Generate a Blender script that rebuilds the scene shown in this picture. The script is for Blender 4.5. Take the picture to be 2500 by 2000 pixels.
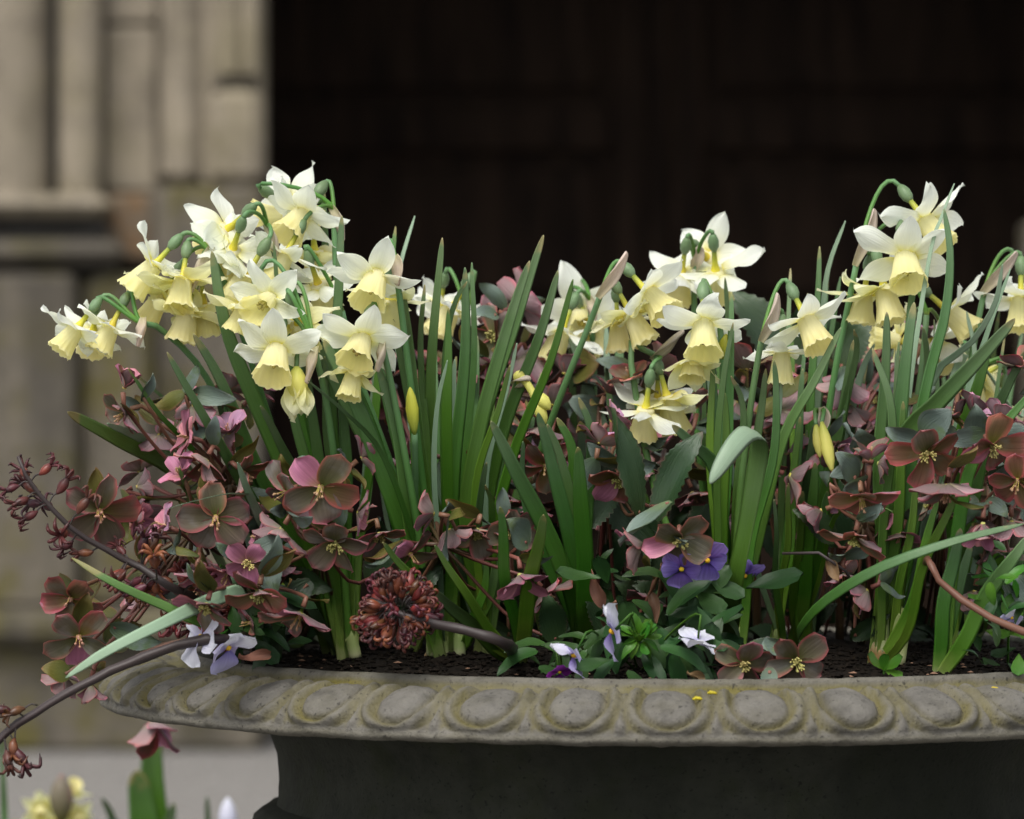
import bpy, math, random
from mathutils import Vector, Matrix, noise

for o in list(bpy.data.objects):
    bpy.data.objects.remove(o)
scene = bpy.context.scene
COL = scene.collection
PI = math.pi
rnd = random.Random(7)

# ------------------------------------------------------------------ camera
CAM_H = 1.0          # lens height above the gravel
CAM_D = 3.0          # distance to the axis of the urn
MPP = 0.28e-3        # metres per photo pixel (2500 wide) at the urn's axis
cam_d = bpy.data.cameras.new('camera')
cam = bpy.data.objects.new('camera', cam_d)
COL.objects.link(cam)
cam.location = (0, -CAM_D, CAM_H)
cam.rotation_euler = (PI / 2, 0, 0)
cam_d.sensor_width = 36
cam_d.lens = 36 * CAM_D / (2500 * MPP)
cam_d.clip_start = 0.1
cam_d.clip_end = 500
cam_d.dof.use_dof = True
cam_d.dof.focus_distance = 2.79
cam_d.dof.aperture_fstop = 9.6
scene.camera = cam

# ------------------------------------------------------------------ light: overcast day
SUN_EL, SUN_AZ = math.radians(54), math.radians(-22)     # azimuth from the camera's back, to its left
w = bpy.data.worlds.new('World')
scene.world = w
w.use_nodes = True
nt = w.node_tree
bg = nt.nodes['Background']
sky = nt.nodes.new('ShaderNodeTexSky')
sky.sky_type = 'NISHITA'
sky.sun_disc = False
sky.sun_elevation = SUN_EL
sky.sun_rotation = PI - SUN_AZ
sky.air_density = 1.0
sky.dust_density = 3.0
hs = nt.nodes.new('ShaderNodeHueSaturation')
hs.inputs['Saturation'].default_value = 0.22             # cloud cover takes the blue out
nt.links.new(sky.outputs[0], hs.inputs['Color'])
nt.links.new(hs.outputs[0], bg.inputs[0])
bg.inputs[1].default_value = 0.15
sd = bpy.data.lights.new('sun', 'SUN')
sd.energy = 1.4
sd.angle = math.radians(30)
sd.color = (1.0, 0.955, 0.88)
sun = bpy.data.objects.new('sun', sd)
COL.objects.link(sun)
sdir = Vector((math.sin(SUN_AZ) * math.cos(SUN_EL), -math.cos(SUN_AZ) * math.cos(SUN_EL), math.sin(SUN_EL)))
sun.rotation_euler = sdir.to_track_quat('Z', 'Y').to_euler()
scene.view_settings.view_transform = 'Standard'
scene.view_settings.look = 'None'
scene.view_settings.gamma = 1
scene.view_settings.exposure = 0.72
scene.view_settings.use_curve_mapping = False

# ------------------------------------------------------------------ helpers
def P0(px, py, Y):
    """photo pixel -> world point at depth Y (metres behind the urn's axis)"""
    k = MPP * (CAM_D + Y) / CAM_D
    return Vector(((px - 1250) * k, Y, CAM_H - (py - 1000) * k))

def P(px, py, Y):
    """the same for the plants, whose depths were noted for a slightly deeper bed"""
    return P0(px, py, Y * .8 if Y < 0 else Y)

WM = {}
def put(o, parent=None, world=None):
    world = world if world is not None else Matrix.Identity(4)
    COL.objects.link(o)
    WM[o.name] = world
    if parent is not None:
        o.parent = parent
        o.matrix_basis = WM[parent.name].inverted() @ world
    else:
        o.matrix_basis = world
    return o

def tag(o, label=None, cat=None, group=None, kind=None):
    if label: o['label'] = label
    if cat: o['category'] = cat
    if group: o['group'] = group
    if kind: o['kind'] = kind
    return o

def thing(name, loc, label, cat, group=None):
    o = bpy.data.objects.new(name, None)
    o.empty_display_size = 0.02
    put(o, None, Matrix.Translation(loc))
    return tag(o, label, cat, group)

def mk(name, verts, faces, mats, uvs=None, smooth=True, fmats=None):
    me = bpy.data.meshes.new(name)
    me.from_pydata([tuple(v) for v in verts], [], faces)
    if not isinstance(mats, (list, tuple)): mats = [mats]
    for m in mats: me.materials.append(m)
    if uvs:
        ul = me.uv_layers.new(name='UVMap')
        flat = []
        for l in me.loops:
            flat.extend(uvs[l.vertex_index])
        ul.data.foreach_set('uv', flat)
    if smooth:
        me.polygons.foreach_set('use_smooth', [True] * len(me.polygons))
    if fmats:
        me.polygons.foreach_set('material_index', fmats)
    me.update()
    return me

def obj(name, me, parent=None, world=None):
    return put(bpy.data.objects.new(name, me), parent, world)

def wobj(name, verts, faces, mats, parent, uvs=None, smooth=True, fmats=None):
    """mesh given in world coordinates, stored relative to its own centre"""
    c = sum((Vector(v) for v in verts), Vector()) / len(verts)
    me = mk(name, [Vector(v) - c for v in verts], faces, mats, uvs, smooth, fmats)
    return obj(name, me, parent, Matrix.Translation(c))

def spline(pts, n):
    pts = [Vector(p) for p in pts]
    if len(pts) == 2:
        return [pts[0].lerp(pts[1], i / n) for i in range(n + 1)]
    ext = [pts[0] * 2 - pts[1]] + pts + [pts[-1] * 2 - pts[-2]]
    L = [0]
    for a, b in zip(pts, pts[1:]): L.append(L[-1] + max((b - a).length, 1e-6))
    out = []
    for i in range(n + 1):
        d = L[-1] * i / n
        k = 0
        while k < len(pts) - 2 and d > L[k + 1]: k += 1
        t = (d - L[k]) / (L[k + 1] - L[k])
        p0, p1, p2, p3 = ext[k:k + 4]
        out.append(0.5 * ((2 * p1) + (p2 - p0) * t + (2 * p0 - 5 * p1 + 4 * p2 - p3) * t * t
                          + (3 * p1 - p0 - 3 * p2 + p3) * t ** 3))
    return out

def tangents(c):
    return [(c[min(i + 1, len(c) - 1)] - c[max(i - 1, 0)]).normalized() for i in range(len(c))]

def tube_geo(pts, radii, seg=7, n=None, cap=True):
    c = spline(pts, n) if n else [Vector(p) for p in pts]
    T = tangents(c)
    m = len(c)
    ref = Vector((0.31, -0.9, 0.2))
    V, F, U = [], [], []
    for i, (p, t) in enumerate(zip(c, T)):
        a = t.cross(ref)
        if a.length < 1e-4: a = t.cross(Vector((1, 0, 0)))
        a.normalize()
        b = t.cross(a)
        f = i / (m - 1)
        if callable(radii): r = radii(f)
        elif isinstance(radii, (int, float)): r = radii
        else:
            x = f * (len(radii) - 1); k = min(int(x), len(radii) - 2)
            r = radii[k] + (radii[k + 1] - radii[k]) * (x - k)
        for j in range(seg):
            an = 2 * PI * j / seg
            V.append(p + (a * math.cos(an) + b * math.sin(an)) * r)
            U.append((j / seg, f))
    for i in range(m - 1):
        for j in range(seg):
            F.append((i * seg + j, i * seg + (j + 1) % seg, (i + 1) * seg + (j + 1) % seg, (i + 1) * seg + j))
    if cap:
        F.append(tuple(range(seg - 1, -1, -1)))
        F.append(tuple(range((m - 1) * seg, m * seg)))
    return V, F, U

def tube(name, pts, radii, mat, parent, seg=7, n=None):
    V, F, U = tube_geo(pts, radii, seg, n)
    if name == 'stalk':      # dry stalks: knots and shrunken ribs
        V = [v + Vector((noise.noise(v * 95), noise.noise(v * 95 + Vector((5, 1, 2))), noise.noise(v * 95 + Vector((1, 7, 3))))) * .0011 + Vector((0, -1, 1)) * .0004 * noise.noise(v * 400) for v in V]
    return wobj(name, V, F, mat, parent, U)

def box_geo(x0, x1, y0, y1, z0, z1, b=0.0):
    if b <= 0:
        V = [(x, y, z) for z in (z0, z1) for y in (y0, y1) for x in (x0, x1)]
        F = [(0, 2, 3, 1), (4, 5, 7, 6), (0, 1, 5, 4), (2, 6, 7, 3), (0, 4, 6, 2), (1, 3, 7, 5)]
        return V, F
    V, F = [], []          # octagonal footprint with chamfered top and bottom
    def ring(ins, z):
        xa, xb, ya, yb = x0 + ins, x1 - ins, y0 + ins, y1 - ins
        i = len(V)
        V.extend([(xa + b, ya, z), (xb - b, ya, z), (xb, ya + b, z), (xb, yb - b, z),
                  (xb - b, yb, z), (xa + b, yb, z), (xa, yb - b, z), (xa, ya + b, z)])
        return i
    rs = [ring(b, z0), ring(0, z0 + b), ring(0, z1 - b), ring(b, z1)]
    for a, c in zip(rs, rs[1:]):
        for j in range(8):
            F.append((a + j, a + (j + 1) % 8, c + (j + 1) % 8, c + j))
    F.append(tuple(rs[0] + j for j in range(7, -1, -1)))
    F.append(tuple(rs[3] + j for j in range(8)))
    return V, F

def box(name, x0, x1, y0, y1, z0, z1, mat, parent, b=0.006):
    V, F = box_geo(x0, x1, y0, y1, z0, z1, b)
    return wobj(name, V, F, mat, parent, None, False)

# ------------------------------------------------------------------ materials
def newmat(name):
    m = bpy.data.materials.new(name)
    m.use_nodes = True
    t = m.node_tree
    return m, t, t.nodes['Principled BSDF'], t.nodes['Material Output']

def nd(t, typ, **kw):
    n = t.nodes.new(typ)
    for k, v in kw.items(): setattr(n, k, v)
    return n

def ramp(t, fac, stops):
    r = nd(t, 'ShaderNodeValToRGB')
    e = r.color_ramp.elements
    while len(e) < len(stops): e.new(0.5)
    for el, (p, c) in zip(e, stops):
        el.position = p
        el.color = (*c, 1) if len(c) == 3 else c
    t.links.new(fac, r.inputs[0])
    return r.outputs[0]

def mixc(t, fac, a, b, mode='MIX'):
    m = nd(t, 'ShaderNodeMix', data_type='RGBA', blend_type=mode)
    for s, v in ((m.inputs['Factor'], fac), (m.inputs['A'], a), (m.inputs['B'], b)):
        if hasattr(v, 'node'): t.links.new(v, s)
        elif isinstance(v, (int, float)): s.default_value = v
        else: s.default_value = (*v, 1)
    return m.outputs['Result']

def mth(t, op, a, b=0.0, clamp=False):
    m = nd(t, 'ShaderNodeMath', operation=op, use_clamp=clamp)
    for s, v in ((m.inputs[0], a), (m.inputs[1], b)):
        if hasattr(v, 'node'): t.links.new(v, s)
        else: s.default_value = v
    return m.outputs[0]

def noisef(t, vec, scale, detail=4, rough=0.55):
    n = nd(t, 'ShaderNodeTexNoise')
    n.inputs['Scale'].default_value = scale
    n.inputs['Detail'].default_value = detail
    n.inputs['Roughness'].default_value = rough
    if vec is not None: t.links.new(vec, n.inputs['Vector'])
    return n.outputs['Fac']

def mapped(t, vec, sc, rand=None):
    m = nd(t, 'ShaderNodeMapping')
    m.inputs['Scale'].default_value = sc
    t.links.new(vec, m.inputs['Vector'])
    if rand is not None:
        c = nd(t, 'ShaderNodeCombineXYZ')
        k = mth(t, 'MULTIPLY', rand, 37.0)
        for i in range(3): t.links.new(k, c.inputs[i])
        t.links.new(c.outputs[0], m.inputs['Location'])
    return m.outputs[0]

def bump(t, h, strength, dist, p):
    b = nd(t, 'ShaderNodeBump')
    b.inputs['Strength'].default_value = strength
    b.inputs['Distance'].default_value = dist
    t.links.new(h, b.inputs['Height'])
    t.links.new(b.outputs[0], p.inputs['Normal'])
    return b.outputs[0]

def thin_out(t, p, out, col, trans, tint=(1, 1, 1), nrm=None):
    """leaf tissue: some of the light goes through"""
    tr = nd(t, 'ShaderNodeBsdfTranslucent')
    c = mixc(t, 1.0, col, tint, 'MULTIPLY')
    t.links.new(c, tr.inputs['Color'])
    if nrm: t.links.new(nrm, tr.inputs['Normal'])
    ms = nd(t, 'ShaderNodeMixShader')
    ms.inputs[0].default_value = trans
    t.links.new(p.outputs[0], ms.inputs[1])
    t.links.new(tr.outputs[0], ms.inputs[2])
    t.links.new(ms.outputs[0], out.inputs['Surface'])

def tissue(name, stops, rough=0.5, trans=0.3, streak=(30, 2.0), streak_amt=0.12, hue=0.015, val=0.25,
           spec=0.3, tint=(1, 1, 1), bumpd=0.0004, edge=None, blotch=None):
    """petal / leaf material. stops: colours along the UV's v; edge: colour at the margin (u = 0 / 1)"""
    m, t, p, out = newmat(name)
    tc = nd(t, 'ShaderNodeTexCoord')
    oi = nd(t, 'ShaderNodeObjectInfo')
    rv = oi.outputs['Random']
    sep = nd(t, 'ShaderNodeSeparateXYZ')
    t.links.new(tc.outputs['UV'], sep.inputs[0])
    warp = noisef(t, mapped(t, tc.outputs['Object'], (1, 1, 1), rv), 60, 2)
    v = mth(t, 'ADD', sep.outputs[1], mth(t, 'MULTIPLY', mth(t, 'SUBTRACT', warp, 0.5), 0.22))
    col = ramp(t, v, stops)
    if edge:
        d = mth(t, 'ABSOLUTE', mth(t, 'SUBTRACT', sep.outputs[0], 0.5))
        d = mth(t, 'MAXIMUM', mth(t, 'MULTIPLY', d, 2.0), mth(t, 'POWER', sep.outputs[1], 2.2))
        d = mth(t, 'ADD', d, mth(t, 'MULTIPLY', mth(t, 'SUBTRACT', warp, 0.5), 0.5))
        f = nd(t, 'ShaderNodeMapRange', interpolation_type='SMOOTHSTEP')
        f.inputs['From Min'].default_value, f.inputs['From Max'].default_value = edge[1], edge[2]
        t.links.new(d, f.inputs['Value'])
        col = mixc(t, f.outputs[0], col, edge[0])
    if blotch:
        bn = noisef(t, mapped(t, tc.outputs['Object'], (1, 1, 1), rv), blotch[1], 3)
        f = nd(t, 'ShaderNodeMapRange', interpolation_type='SMOOTHSTEP')
        f.inputs['From Min'].default_value, f.inputs['From Max'].default_value = blotch[2], blotch[2] + 0.18
        t.links.new(bn, f.inputs['Value'])
        col = mixc(t, f.outputs[0], col, blotch[0])
    sn = noisef(t, mapped(t, tc.outputs['UV'], (streak[0], streak[1], 1), rv), 1.0, 3)
    k = mth(t, 'ADD', mth(t, 'MULTIPLY', mth(t, 'SUBTRACT', sn, 0.5), streak_amt * 4), 1.0)
    vv = mth(t, 'MULTIPLY', k, mth(t, 'ADD', mth(t, 'MULTIPLY', mth(t, 'SUBTRACT', rv, 0.5), val), 1.0))
    h = nd(t, 'ShaderNodeHueSaturation')
    t.links.new(col, h.inputs['Color'])
    t.links.new(vv, h.inputs['Value'])
    r2 = mth(t, 'FRACT', mth(t, 'MULTIPLY', rv, 17.31))
    t.links.new(mth(t, 'ADD', mth(t, 'MULTIPLY', mth(t, 'SUBTRACT', r2, 0.5), hue * 2), 0.5), h.inputs['Hue'])
    col = h.outputs[0]
    t.links.new(col, p.inputs['Base Color'])
    p.inputs['Roughness'].default_value = rough
    p.inputs['Specular IOR Level'].default_value = spec
    nrm = bump(t, sn, 0.5, bumpd, p) if bumpd else None
    if trans > 0: thin_out(t, p, out, col, trans, tint, nrm)
    return m

M = {}
M['tepal'] = tissue('tepal', [(0, (.80, .72, .16)), (.08, (.86, .84, .46)), (.22, (.88, .89, .72)), (.6, (.88, .91, .83)), (1, (.87, .90, .85))],
                    .5, .5, (17, 1.1), .045, .006, .06, .2, (1, 1, .93), .0012)
M['tepal_cream'] = tissue('tepal_cream', [(0, (.76, .66, .12)), (.25, (.80, .77, .36)), (.6, (.85, .84, .52)), (1, (.86, .86, .62))],
                          .5, .5, (17, 1.1), .045, .006, .06, .2, (1, 1, .9), .0012)
M['corona'] = tissue('corona', [(0, (.92, .90, .62)), (.45, (.92, .88, .52)), (.9, (.92, .85, .40)), (1, (.92, .87, .50))],
                     .5, .52, (30, .5), .035, .006, .04, .2, (1, .99, .88), .0010)
M['tube'] = tissue('tube', [(0, (.20, .26, .05)), (.3, (.42, .42, .05)), (.8, (.72, .58, .05)), (1, (.76, .66, .10))],
                   .45, .15, (9, 1), .04, .01, .2)
M['ovary'] = tissue('ovary', [(0, (.10, .17, .07)), (1, (.15, .22, .12))], .45, 0.05, (9, 1), .06, .01, .25)
M['scape'] = tissue('scape', [(0, (.28, .36, .10)), (.1, (.10, .22, .03)), (.5, (.07, .17, .035)), (1, (.13, .24, .11))],
                    .42, .1, (7, 1), .08, .015, .3)
M['spathe'] = tissue('spathe', [(0, (.45, .42, .24)), (.4, (.62, .54, .43)), (1, (.66, .56, .48))], .6, .4, (22, 2), .12, .012, .25)
M['blade'] = tissue('blade', [(0, (.36, .40, .17)), (.07, (.17, .27, .05)), (.22, (.055, .15, .012)), (.5, (.06, .155, .02)),
                              (.8, (.085, .17, .058)), (.97, (.13, .21, .10)), (1, (.30, .28, .13))], .4, .16, (22, .8), .13, .016, .4, .4, (1.2, 1.2, .5))
M['blade_bright'] = tissue('blade_bright', [(0, (.45, .50, .18)), (.1, (.2, .34, .04)), (.4, (.065, .19, .012)), (.75, (.09, .21, .022)),
                                            (.97, (.11, .21, .06)), (1, (.28, .26, .10))], .4, .18, (22, .8), .12, .02, .3, .4, (1.2, 1.2, .5))
M['blade_pale'] = tissue('blade_pale', [(0, (.14, .22, .08)), (.4, (.19, .30, .18)), (1, (.27, .38, .26))],
                         .45, .2, (22, .8), .09, .012, .2, .4, (1, 1, .7))
M['sheath'] = tissue('sheath', [(0, (.50, .50, .28)), (.5, (.36, .46, .16)), (1, (.30, .38, .12))], .5, .2, (26, 1), .08, .01, .2)
M['bulb'] = tissue('bulb', [(0, (.10, .045, .018)), (.6, (.26, .13, .05)), (1, (.55, .42, .25))], .65, 0, (22, 3), .35, .02, .4,
                   blotch=((.6, .5, .34), 120, .58))
M['bud_green'] = tissue('bud_green', [(0, (.22, .30, .05)), (.5, (.50, .52, .06)), (1, (.44, .44, .06))], .45, .2, (12, 1), .06, .01, .2)
M['bud_yellow'] = tissue('bud_yellow', [(0, (.45, .50, .10)), (.4, (.68, .66, .16)), (1, (.70, .68, .18))], .45, .3, (12, 1), .05, .01, .2)
# hellebore sepals, upper side by tone, with a reddened margin; undersides are pinker
E_red = (.42, .15, .135)
M['sep0'] = tissue('sepal_olive', [(0, (.095, .10, .015)), (.35, (.115, .105, .055)), (1, (.155, .122, .10))], .5, .22, (12, .7), .2, .03, .5, .35,
                   (1, .75, .6), .0008, ((.38, .10, .095), .62, 1.12), ((.18, .165, .14), 45, .5))
M['sep1'] = tissue('sepal_pink', [(0, (.24, .17, .07)), (.35, (.40, .15, .20)), (1, (.50, .19, .29))], .5, .25, (12, .7), .2, .025, .4, .35,
                   (1, .7, .7), .0008, ((.50, .21, .26), .6, 1.0))
M['sep2'] = tissue('sepal_lilac', [(0, (.22, .15, .13)), (.4, (.41, .22, .33)), (1, (.55, .31, .46))], .5, .25, (12, .7), .2, .025, .4, .35,
                   (1, .75, .85), .0008, ((.60, .30, .36), .7, 1.05))
M['sep3'] = tissue('sepal_russet', [(0, (.13, .12, .015)), (.4, (.16, .10, .045)), (1, (.22, .10, .075))], .5, .25, (12, .7), .2, .02, .45, .35,
                   (1, .6, .5), .0008, ((.40, .095, .09), .5, 1.02), ((.17, .15, .105), 45, .5))
M['sepal_under'] = tissue('sepal_under', [(0, (.19, .175, .10)), (.4, (.24, .17, .17)), (1, (.34, .205, .22))], .55, .22, (12, .7), .2, .03, .6, .35,
                          (1, .7, .65), .0008, ((.42, .14, .155), .7, 1.05))
M['stamen'] = tissue('stamen', [(0, (.30, .30, .08)), (.7, (.40, .36, .12)), (1, (.52, .44, .16))], .6, 0, (5, 1), .1, .02, .5)
M['pistil'] = tissue('pistil', [(0, (.5, .45, .08)), (.4, (.35, .20, .10)), (1, (.36, .20, .14))], .6, 0, (5, 1), .1, .02, .4)
M['hstem'] = tissue('hellebore_stem', [(0, (.06, .045, .02)), (.5, (.12, .045, .03)), (1, (.17, .075, .05))], .45, 0, (6, 4), .15, .02, .4)
M['hleaf'] = tissue('hellebore_leaf', [(0, (.022, .045, .012)), (.5, (.018, .042, .016)), (1, (.028, .058, .02))], .38, .1, (18, 3), .1, .015, .5, .5,
                    (1.2, 1.3, .5), .0012, ((.10, .07, .05), .9, 1.15))
M['hleaf_blue'] = tissue('hellebore_bract', [(0, (.06, .09, .045)), (.5, (.105, .145, .12)), (1, (.14, .185, .16))], .5, .15, (18, 3), .1, .02, .4, .35,
                         (1, 1.1, .7), .001, ((.20, .16, .14), .9, 1.15), ((.09, .13, .06), 55, .5))
M['hleaf_olive'] = tissue('hellebore_leaf_olive', [(0, (.06, .07, .015)), (.5, (.10, .10, .02)), (1, (.13, .10, .025))], .45, .25, (18, 3), .1, .02, .4, .35,
                          (1.3, 1.2, .4), .001, ((.22, .10, .06), .85, 1.1))
M['viola_leaf'] = tissue('viola_leaf', [(0, (.022, .062, .012)), (1, (.02, .05, .016))], .42, .12, (10, 3), .1, .02, .5)
M['viola_leaf_new'] = tissue('viola_leaf_new', [(0, (.065, .18, .012)), (1, (.04, .13, .016))], .4, .2, (10, 3), .08, .02, .3)
M['v_purple'] = tissue('viola_purple', [(0, (.03, .01, .09)), (.25, (.17, .10, .43)), (1, (.31, .23, .60))], .55, .3, (13, .5), .22, .012, .2)
M['v_white'] = tissue('viola_white', [(0, (.42, .38, .62)), (.3, (.56, .55, .68)), (1, (.62, .63, .69))], .55, .3, (13, .5), .1, .012, .12)
M['v_lilac'] = tissue('viola_lilac', [(0, (.18, .13, .42)), (.4, (.36, .32, .57)), (1, (.47, .45, .63))], .55, .3, (18, .8), .1, .012, .2)
M['v_magenta'] = tissue('viola_magenta', [(0, (.15, .02, .2)), (1, (.30, .04, .36))], .55, .25, (18, .8), .12, .012, .2)
M['v_eye'] = tissue('viola_eye', [(0, (.75, .48, .02)), (1, (.75, .48, .02))], .5, 0)
M['dry_stalk'] = tissue('dry_stalk', [(0, (.03, .028, .016)), (.35, (.028, .022, .02)), (1, (.035, .024, .024))], .5, 0, (9, 3), .25, .02, .4,
                        .35, (1, 1, 1), .001)
M['floret_a'] = tissue('floret_rust', [(0, (.10, .03, .02)), (.45, (.16, .042, .02)), (1, (.06, .016, .014))], .38, .1, (8, 2), .2, .03, .9, .45)
M['floret_b'] = tissue('floret_wine', [(0, (.07, .02, .02)), (.5, (.085, .017, .017)), (1, (.026, .010, .010))], .45, .1, (8, 2), .2, .03, .9, .4)
M['dead'] = tissue('dead_leaf', [(0, (.10, .055, .03)), (1, (.24, .13, .075))], .6, .2, (10, 3), .2, .03, .6)
M['chip'] = tissue('bark_chip', [(0, (.16, .10, .06)), (1, (.11, .065, .03))], .7, 0, (5, 3), .2, .03, 1.0)
M['petalbit'] = tissue('petal_bit', [(0, (.45, .36, .02)), (1, (.45, .36, .02))], .5, .2)

def stone(name, base, dark, lichen=None, sc=1.0, lich_amt=.5, groove=False, streaks=None, bump_d=.002, spec=.2, bright=None):
    m, t, p, out = newmat(name)
    tc = nd(t, 'ShaderNodeTexCoord')
    ob = tc.outputs['Object']
    geo = nd(t, 'ShaderNodeNewGeometry')
    ps = geo.outputs['Position']
    n1 = noisef(t, ps, 9 * sc, 6, .6)
    n2 = noisef(t, ps, 60 * sc, 5, .6)
    n3 = noisef(t, ps, 330 * sc, 3, .6)
    c = ramp(t, n1, [(.28, dark), (.62, base), (.8, bright or tuple(min(1, x * 1.25) for x in base))])
    c = mixc(t, .6, c, ramp(t, n2, [(.3, tuple(x * .45 for x in base)), (.5, base), (.7, tuple(min(1, x * 1.3) for x in base))]))
    if lichen:
        ln = noisef(t, ps, 22 * sc, 5, .65)
        f = nd(t, 'ShaderNodeMapRange', interpolation_type='SMOOTHSTEP')
        f.inputs['From Min'].default_value, f.inputs['From Max'].default_value = .46, .68
        t.links.new(ln, f.inputs['Value'])
        fac = mth(t, 'MULTIPLY', f.outputs[0], lich_amt, True)
        if groove:
            at = nd(t, 'ShaderNodeAttribute', attribute_name='groove')
            g = mth(t, 'MULTIPLY', at.outputs['Fac'], mth(t, 'ADD', mth(t, 'MULTIPLY', ln, 1.6), -.18), True)
            fac = mth(t, 'MAXIMUM', mth(t, 'MULTIPLY', fac, .25), mth(t, 'MULTIPLY', g, .85), True)
        c = mixc(t, fac, c, lichen)
    if streaks:
        sn = noisef(t, mapped(t, ps, (5, 5, .35)), 1.0, 5, .6)
        f = nd(t, 'ShaderNodeMapRange', interpolation_type='SMOOTHSTEP')
        f.inputs['From Min'].default_value, f.inputs['From Max'].default_value = streaks[1], streaks[1] + .16
        t.links.new(sn, f.inputs['Value'])
        c = mixc(t, mth(t, 'MULTIPLY', f.outputs[0], streaks[2]), c, streaks[0])
    pit = nd(t, 'ShaderNodeMapRange')
    pit.inputs['From Min'].default_value, pit.inputs['From Max'].default_value = .61, .68
    t.links.new(n3, pit.inputs['Value'])
    c = mixc(t, mth(t, 'MULTIPLY', pit.outputs[0], .7), c, tuple(x * .4 for x in dark))
    t.links.new(c, p.inputs['Base Color'])
    p.inputs['Roughness'].default_value = .88
    p.inputs['Specular IOR Level'].default_value = spec
    h = mth(t, 'ADD', mth(t, 'MULTIPLY', n2, .5), mth(t, 'MULTIPLY', n3, .5))
    bump(t, h, .7, bump_d, p)
    return m

M['rim'] = stone('urn_stone', (.122, .115, .102), (.056, .053, .046), (.115, .097, .012), 1.0, .35, True, None, .0035,
                 bright=(.165, .128, .092))
M['urn'] = stone('urn_stone_shaded', (.029, .031, .0235), (.013, .0145, .0105), (.020, .024, .010), 1.0, .6, False, ((.010, .012, .008), .5, .7), .0025)  # same stone as the rim, with the shade below it put into the colour
M['wall'] = stone('sandstone', (.225, .193, .146), (.135, .116, .09), (.15, .13, .06), .12, .35, False, ((.10, .088, .07), .54, .5), .004)
M['wall_low'] = stone('sandstone_weathered', (.115, .100, .078), (.048, .044, .037), (.085, .074, .012), .35, .85, False, ((.055, .049, .04), .47, .75), .004)
M['wall_rust'] = stone('sandstone_rust', (.125, .10, .072), (.07, .06, .048), (.16, .075, .02), .35, .8, False, None, .004)
M['wall_dark'] = stone('sandstone_shaded', (.045, .042, .038), (.025, .024, .022), None, .2, 0, False, None, .003)  # shade of the gaps, recesses and porch put into a darker stone colour

def simple(name, a, b, scale, rough=.8, sc3=(1, 1, 1), bd=.002, spec=.3):
    m, t, p, out = newmat(name)
    geo = nd(t, 'ShaderNodeNewGeometry')
    n = noisef(t, mapped(t, geo.outputs['Position'], sc3), scale, 6, .65)
    c = ramp(t, n, [(.3, a), (.7, b)])
    t.links.new(c, p.inputs['Base Color'])
    p.inputs['Roughness'].default_value = rough
    p.inputs['Specular IOR Level'].default_value = spec
    bump(t, n, .6, bd, p)
    return m

M['gravel'] = simple('gravel', (.14, .133, .124), (.225, .213, .20), 90, .9, bd=.006)
M['soil'] = simple('soil', (.003, .0022, .0015), (.014, .0095, .006), 160, .9, bd=.004, spec=.15)
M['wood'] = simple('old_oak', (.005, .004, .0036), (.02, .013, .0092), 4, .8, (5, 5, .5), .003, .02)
M['iron'] = simple('iron', (.02, .02, .02), (.04, .038, .035), 20, .5)

# ------------------------------------------------------------------ ground
V, F = [], []
g = [-60, -20, -8, -3, 0, 3, 8, 20, 60]
for y in g:
    for x in g: V.append((x, y, 0))
for j in range(len(g) - 1):
    for i in range(len(g) - 1):
        a = j * len(g) + i
        F.append((a, a + 1, a + len(g) + 1, a + len(g)))
tag(obj('gravel_ground', mk('gravel_ground', V, F, M['gravel'])), kind='structure')
# loose stones on the part of the path that shows
V, F = [], []
for i in range(2600):
    x, y = rnd.uniform(-2.6, .2), rnd.uniform(7.2, 9.75)
    s = rnd.uniform(.006, .018)
    b = len(V)
    for dx, dy, dz in ((1, 0, 0), (0, 1, 0), (-1, 0, 0), (0, -1, 0), (0, 0, .7)):
        V.append((x + dx * s * rnd.uniform(.7, 1.2), y + dy * s * rnd.uniform(.7, 1.2), .001 + dz * s))
    for k in range(4): F.append((b + k, b + (k + 1) % 4, b + 4))
tag(obj('gravel', mk('gravel', V, F, M['gravel'], smooth=False)),
    'loose grey gravel scattered over the path before the portal', 'gravel', kind='stuff')

# ------------------------------------------------------------------ portal wall and door (ten metres behind)
def wx(px, Y): return (px - 1250) * MPP * (CAM_D + Y) / CAM_D
def wz(py, Y): return CAM_H - (py - 1000) * MPP * (CAM_D + Y) / CAM_D
Yw = 10.0
wall = thing('stone_portal', (0, Yw, 0), 'weathered sandstone portal wall with clustered shafts beside the dark doorway', 'wall')
def wbox(name, px0, px1, py0, py1, y0, y1, mat, b=.012, Yr=Yw):
    return box(name, wx(px0, Yr), wx(px1, Yr), y0, y1, max(wz(py1, Yr), 0.0), wz(py0, Yr), M[mat], wall, b)
TOP = -3200
def shaft(pxc, rpx, py0, py1, Y):
    r = rpx * MPP * 13 / 3
    c = Vector((wx(pxc, Yw), Y, 0))
    V, F, U = tube_geo([c + Vector((0, 0, wz(py1, Yw))), c + Vector((0, 0, wz(py0, Yw)))], r, 28, cap=False)
    wobj('column_shaft', V, F, M['wall'], wall, U)
shaft(12, 101, TOP, 478, 10.10)
shaft(190, 53, TOP, 478, 10.07)
wbox('recess_panel', 236, 372, 52, 462, 10.17, 10.6, 'wall')
wbox('recess_panel', 236, 372, TOP, 43, 10.17, 10.6, 'wall')
wbox('pilaster', 381, 484, TOP, 448, 10.10, 10.62, 'wall', .035)
shaft(556, 28, TOP, 176, 10.09)
shaft(606, 24, TOP, 176, 10.08)
wbox('jamb_block', 484, 636, TOP, 448, 10.125, 10.36, 'wall')
wbox('pilaster_pedestal', 506, 640, 214, 446, 10.05, 10.3, 'wall', .03)
wbox('pilaster_cap', 512, 622, 182, 212, 10.09, 10.3, 'wall_low', .01)
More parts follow.
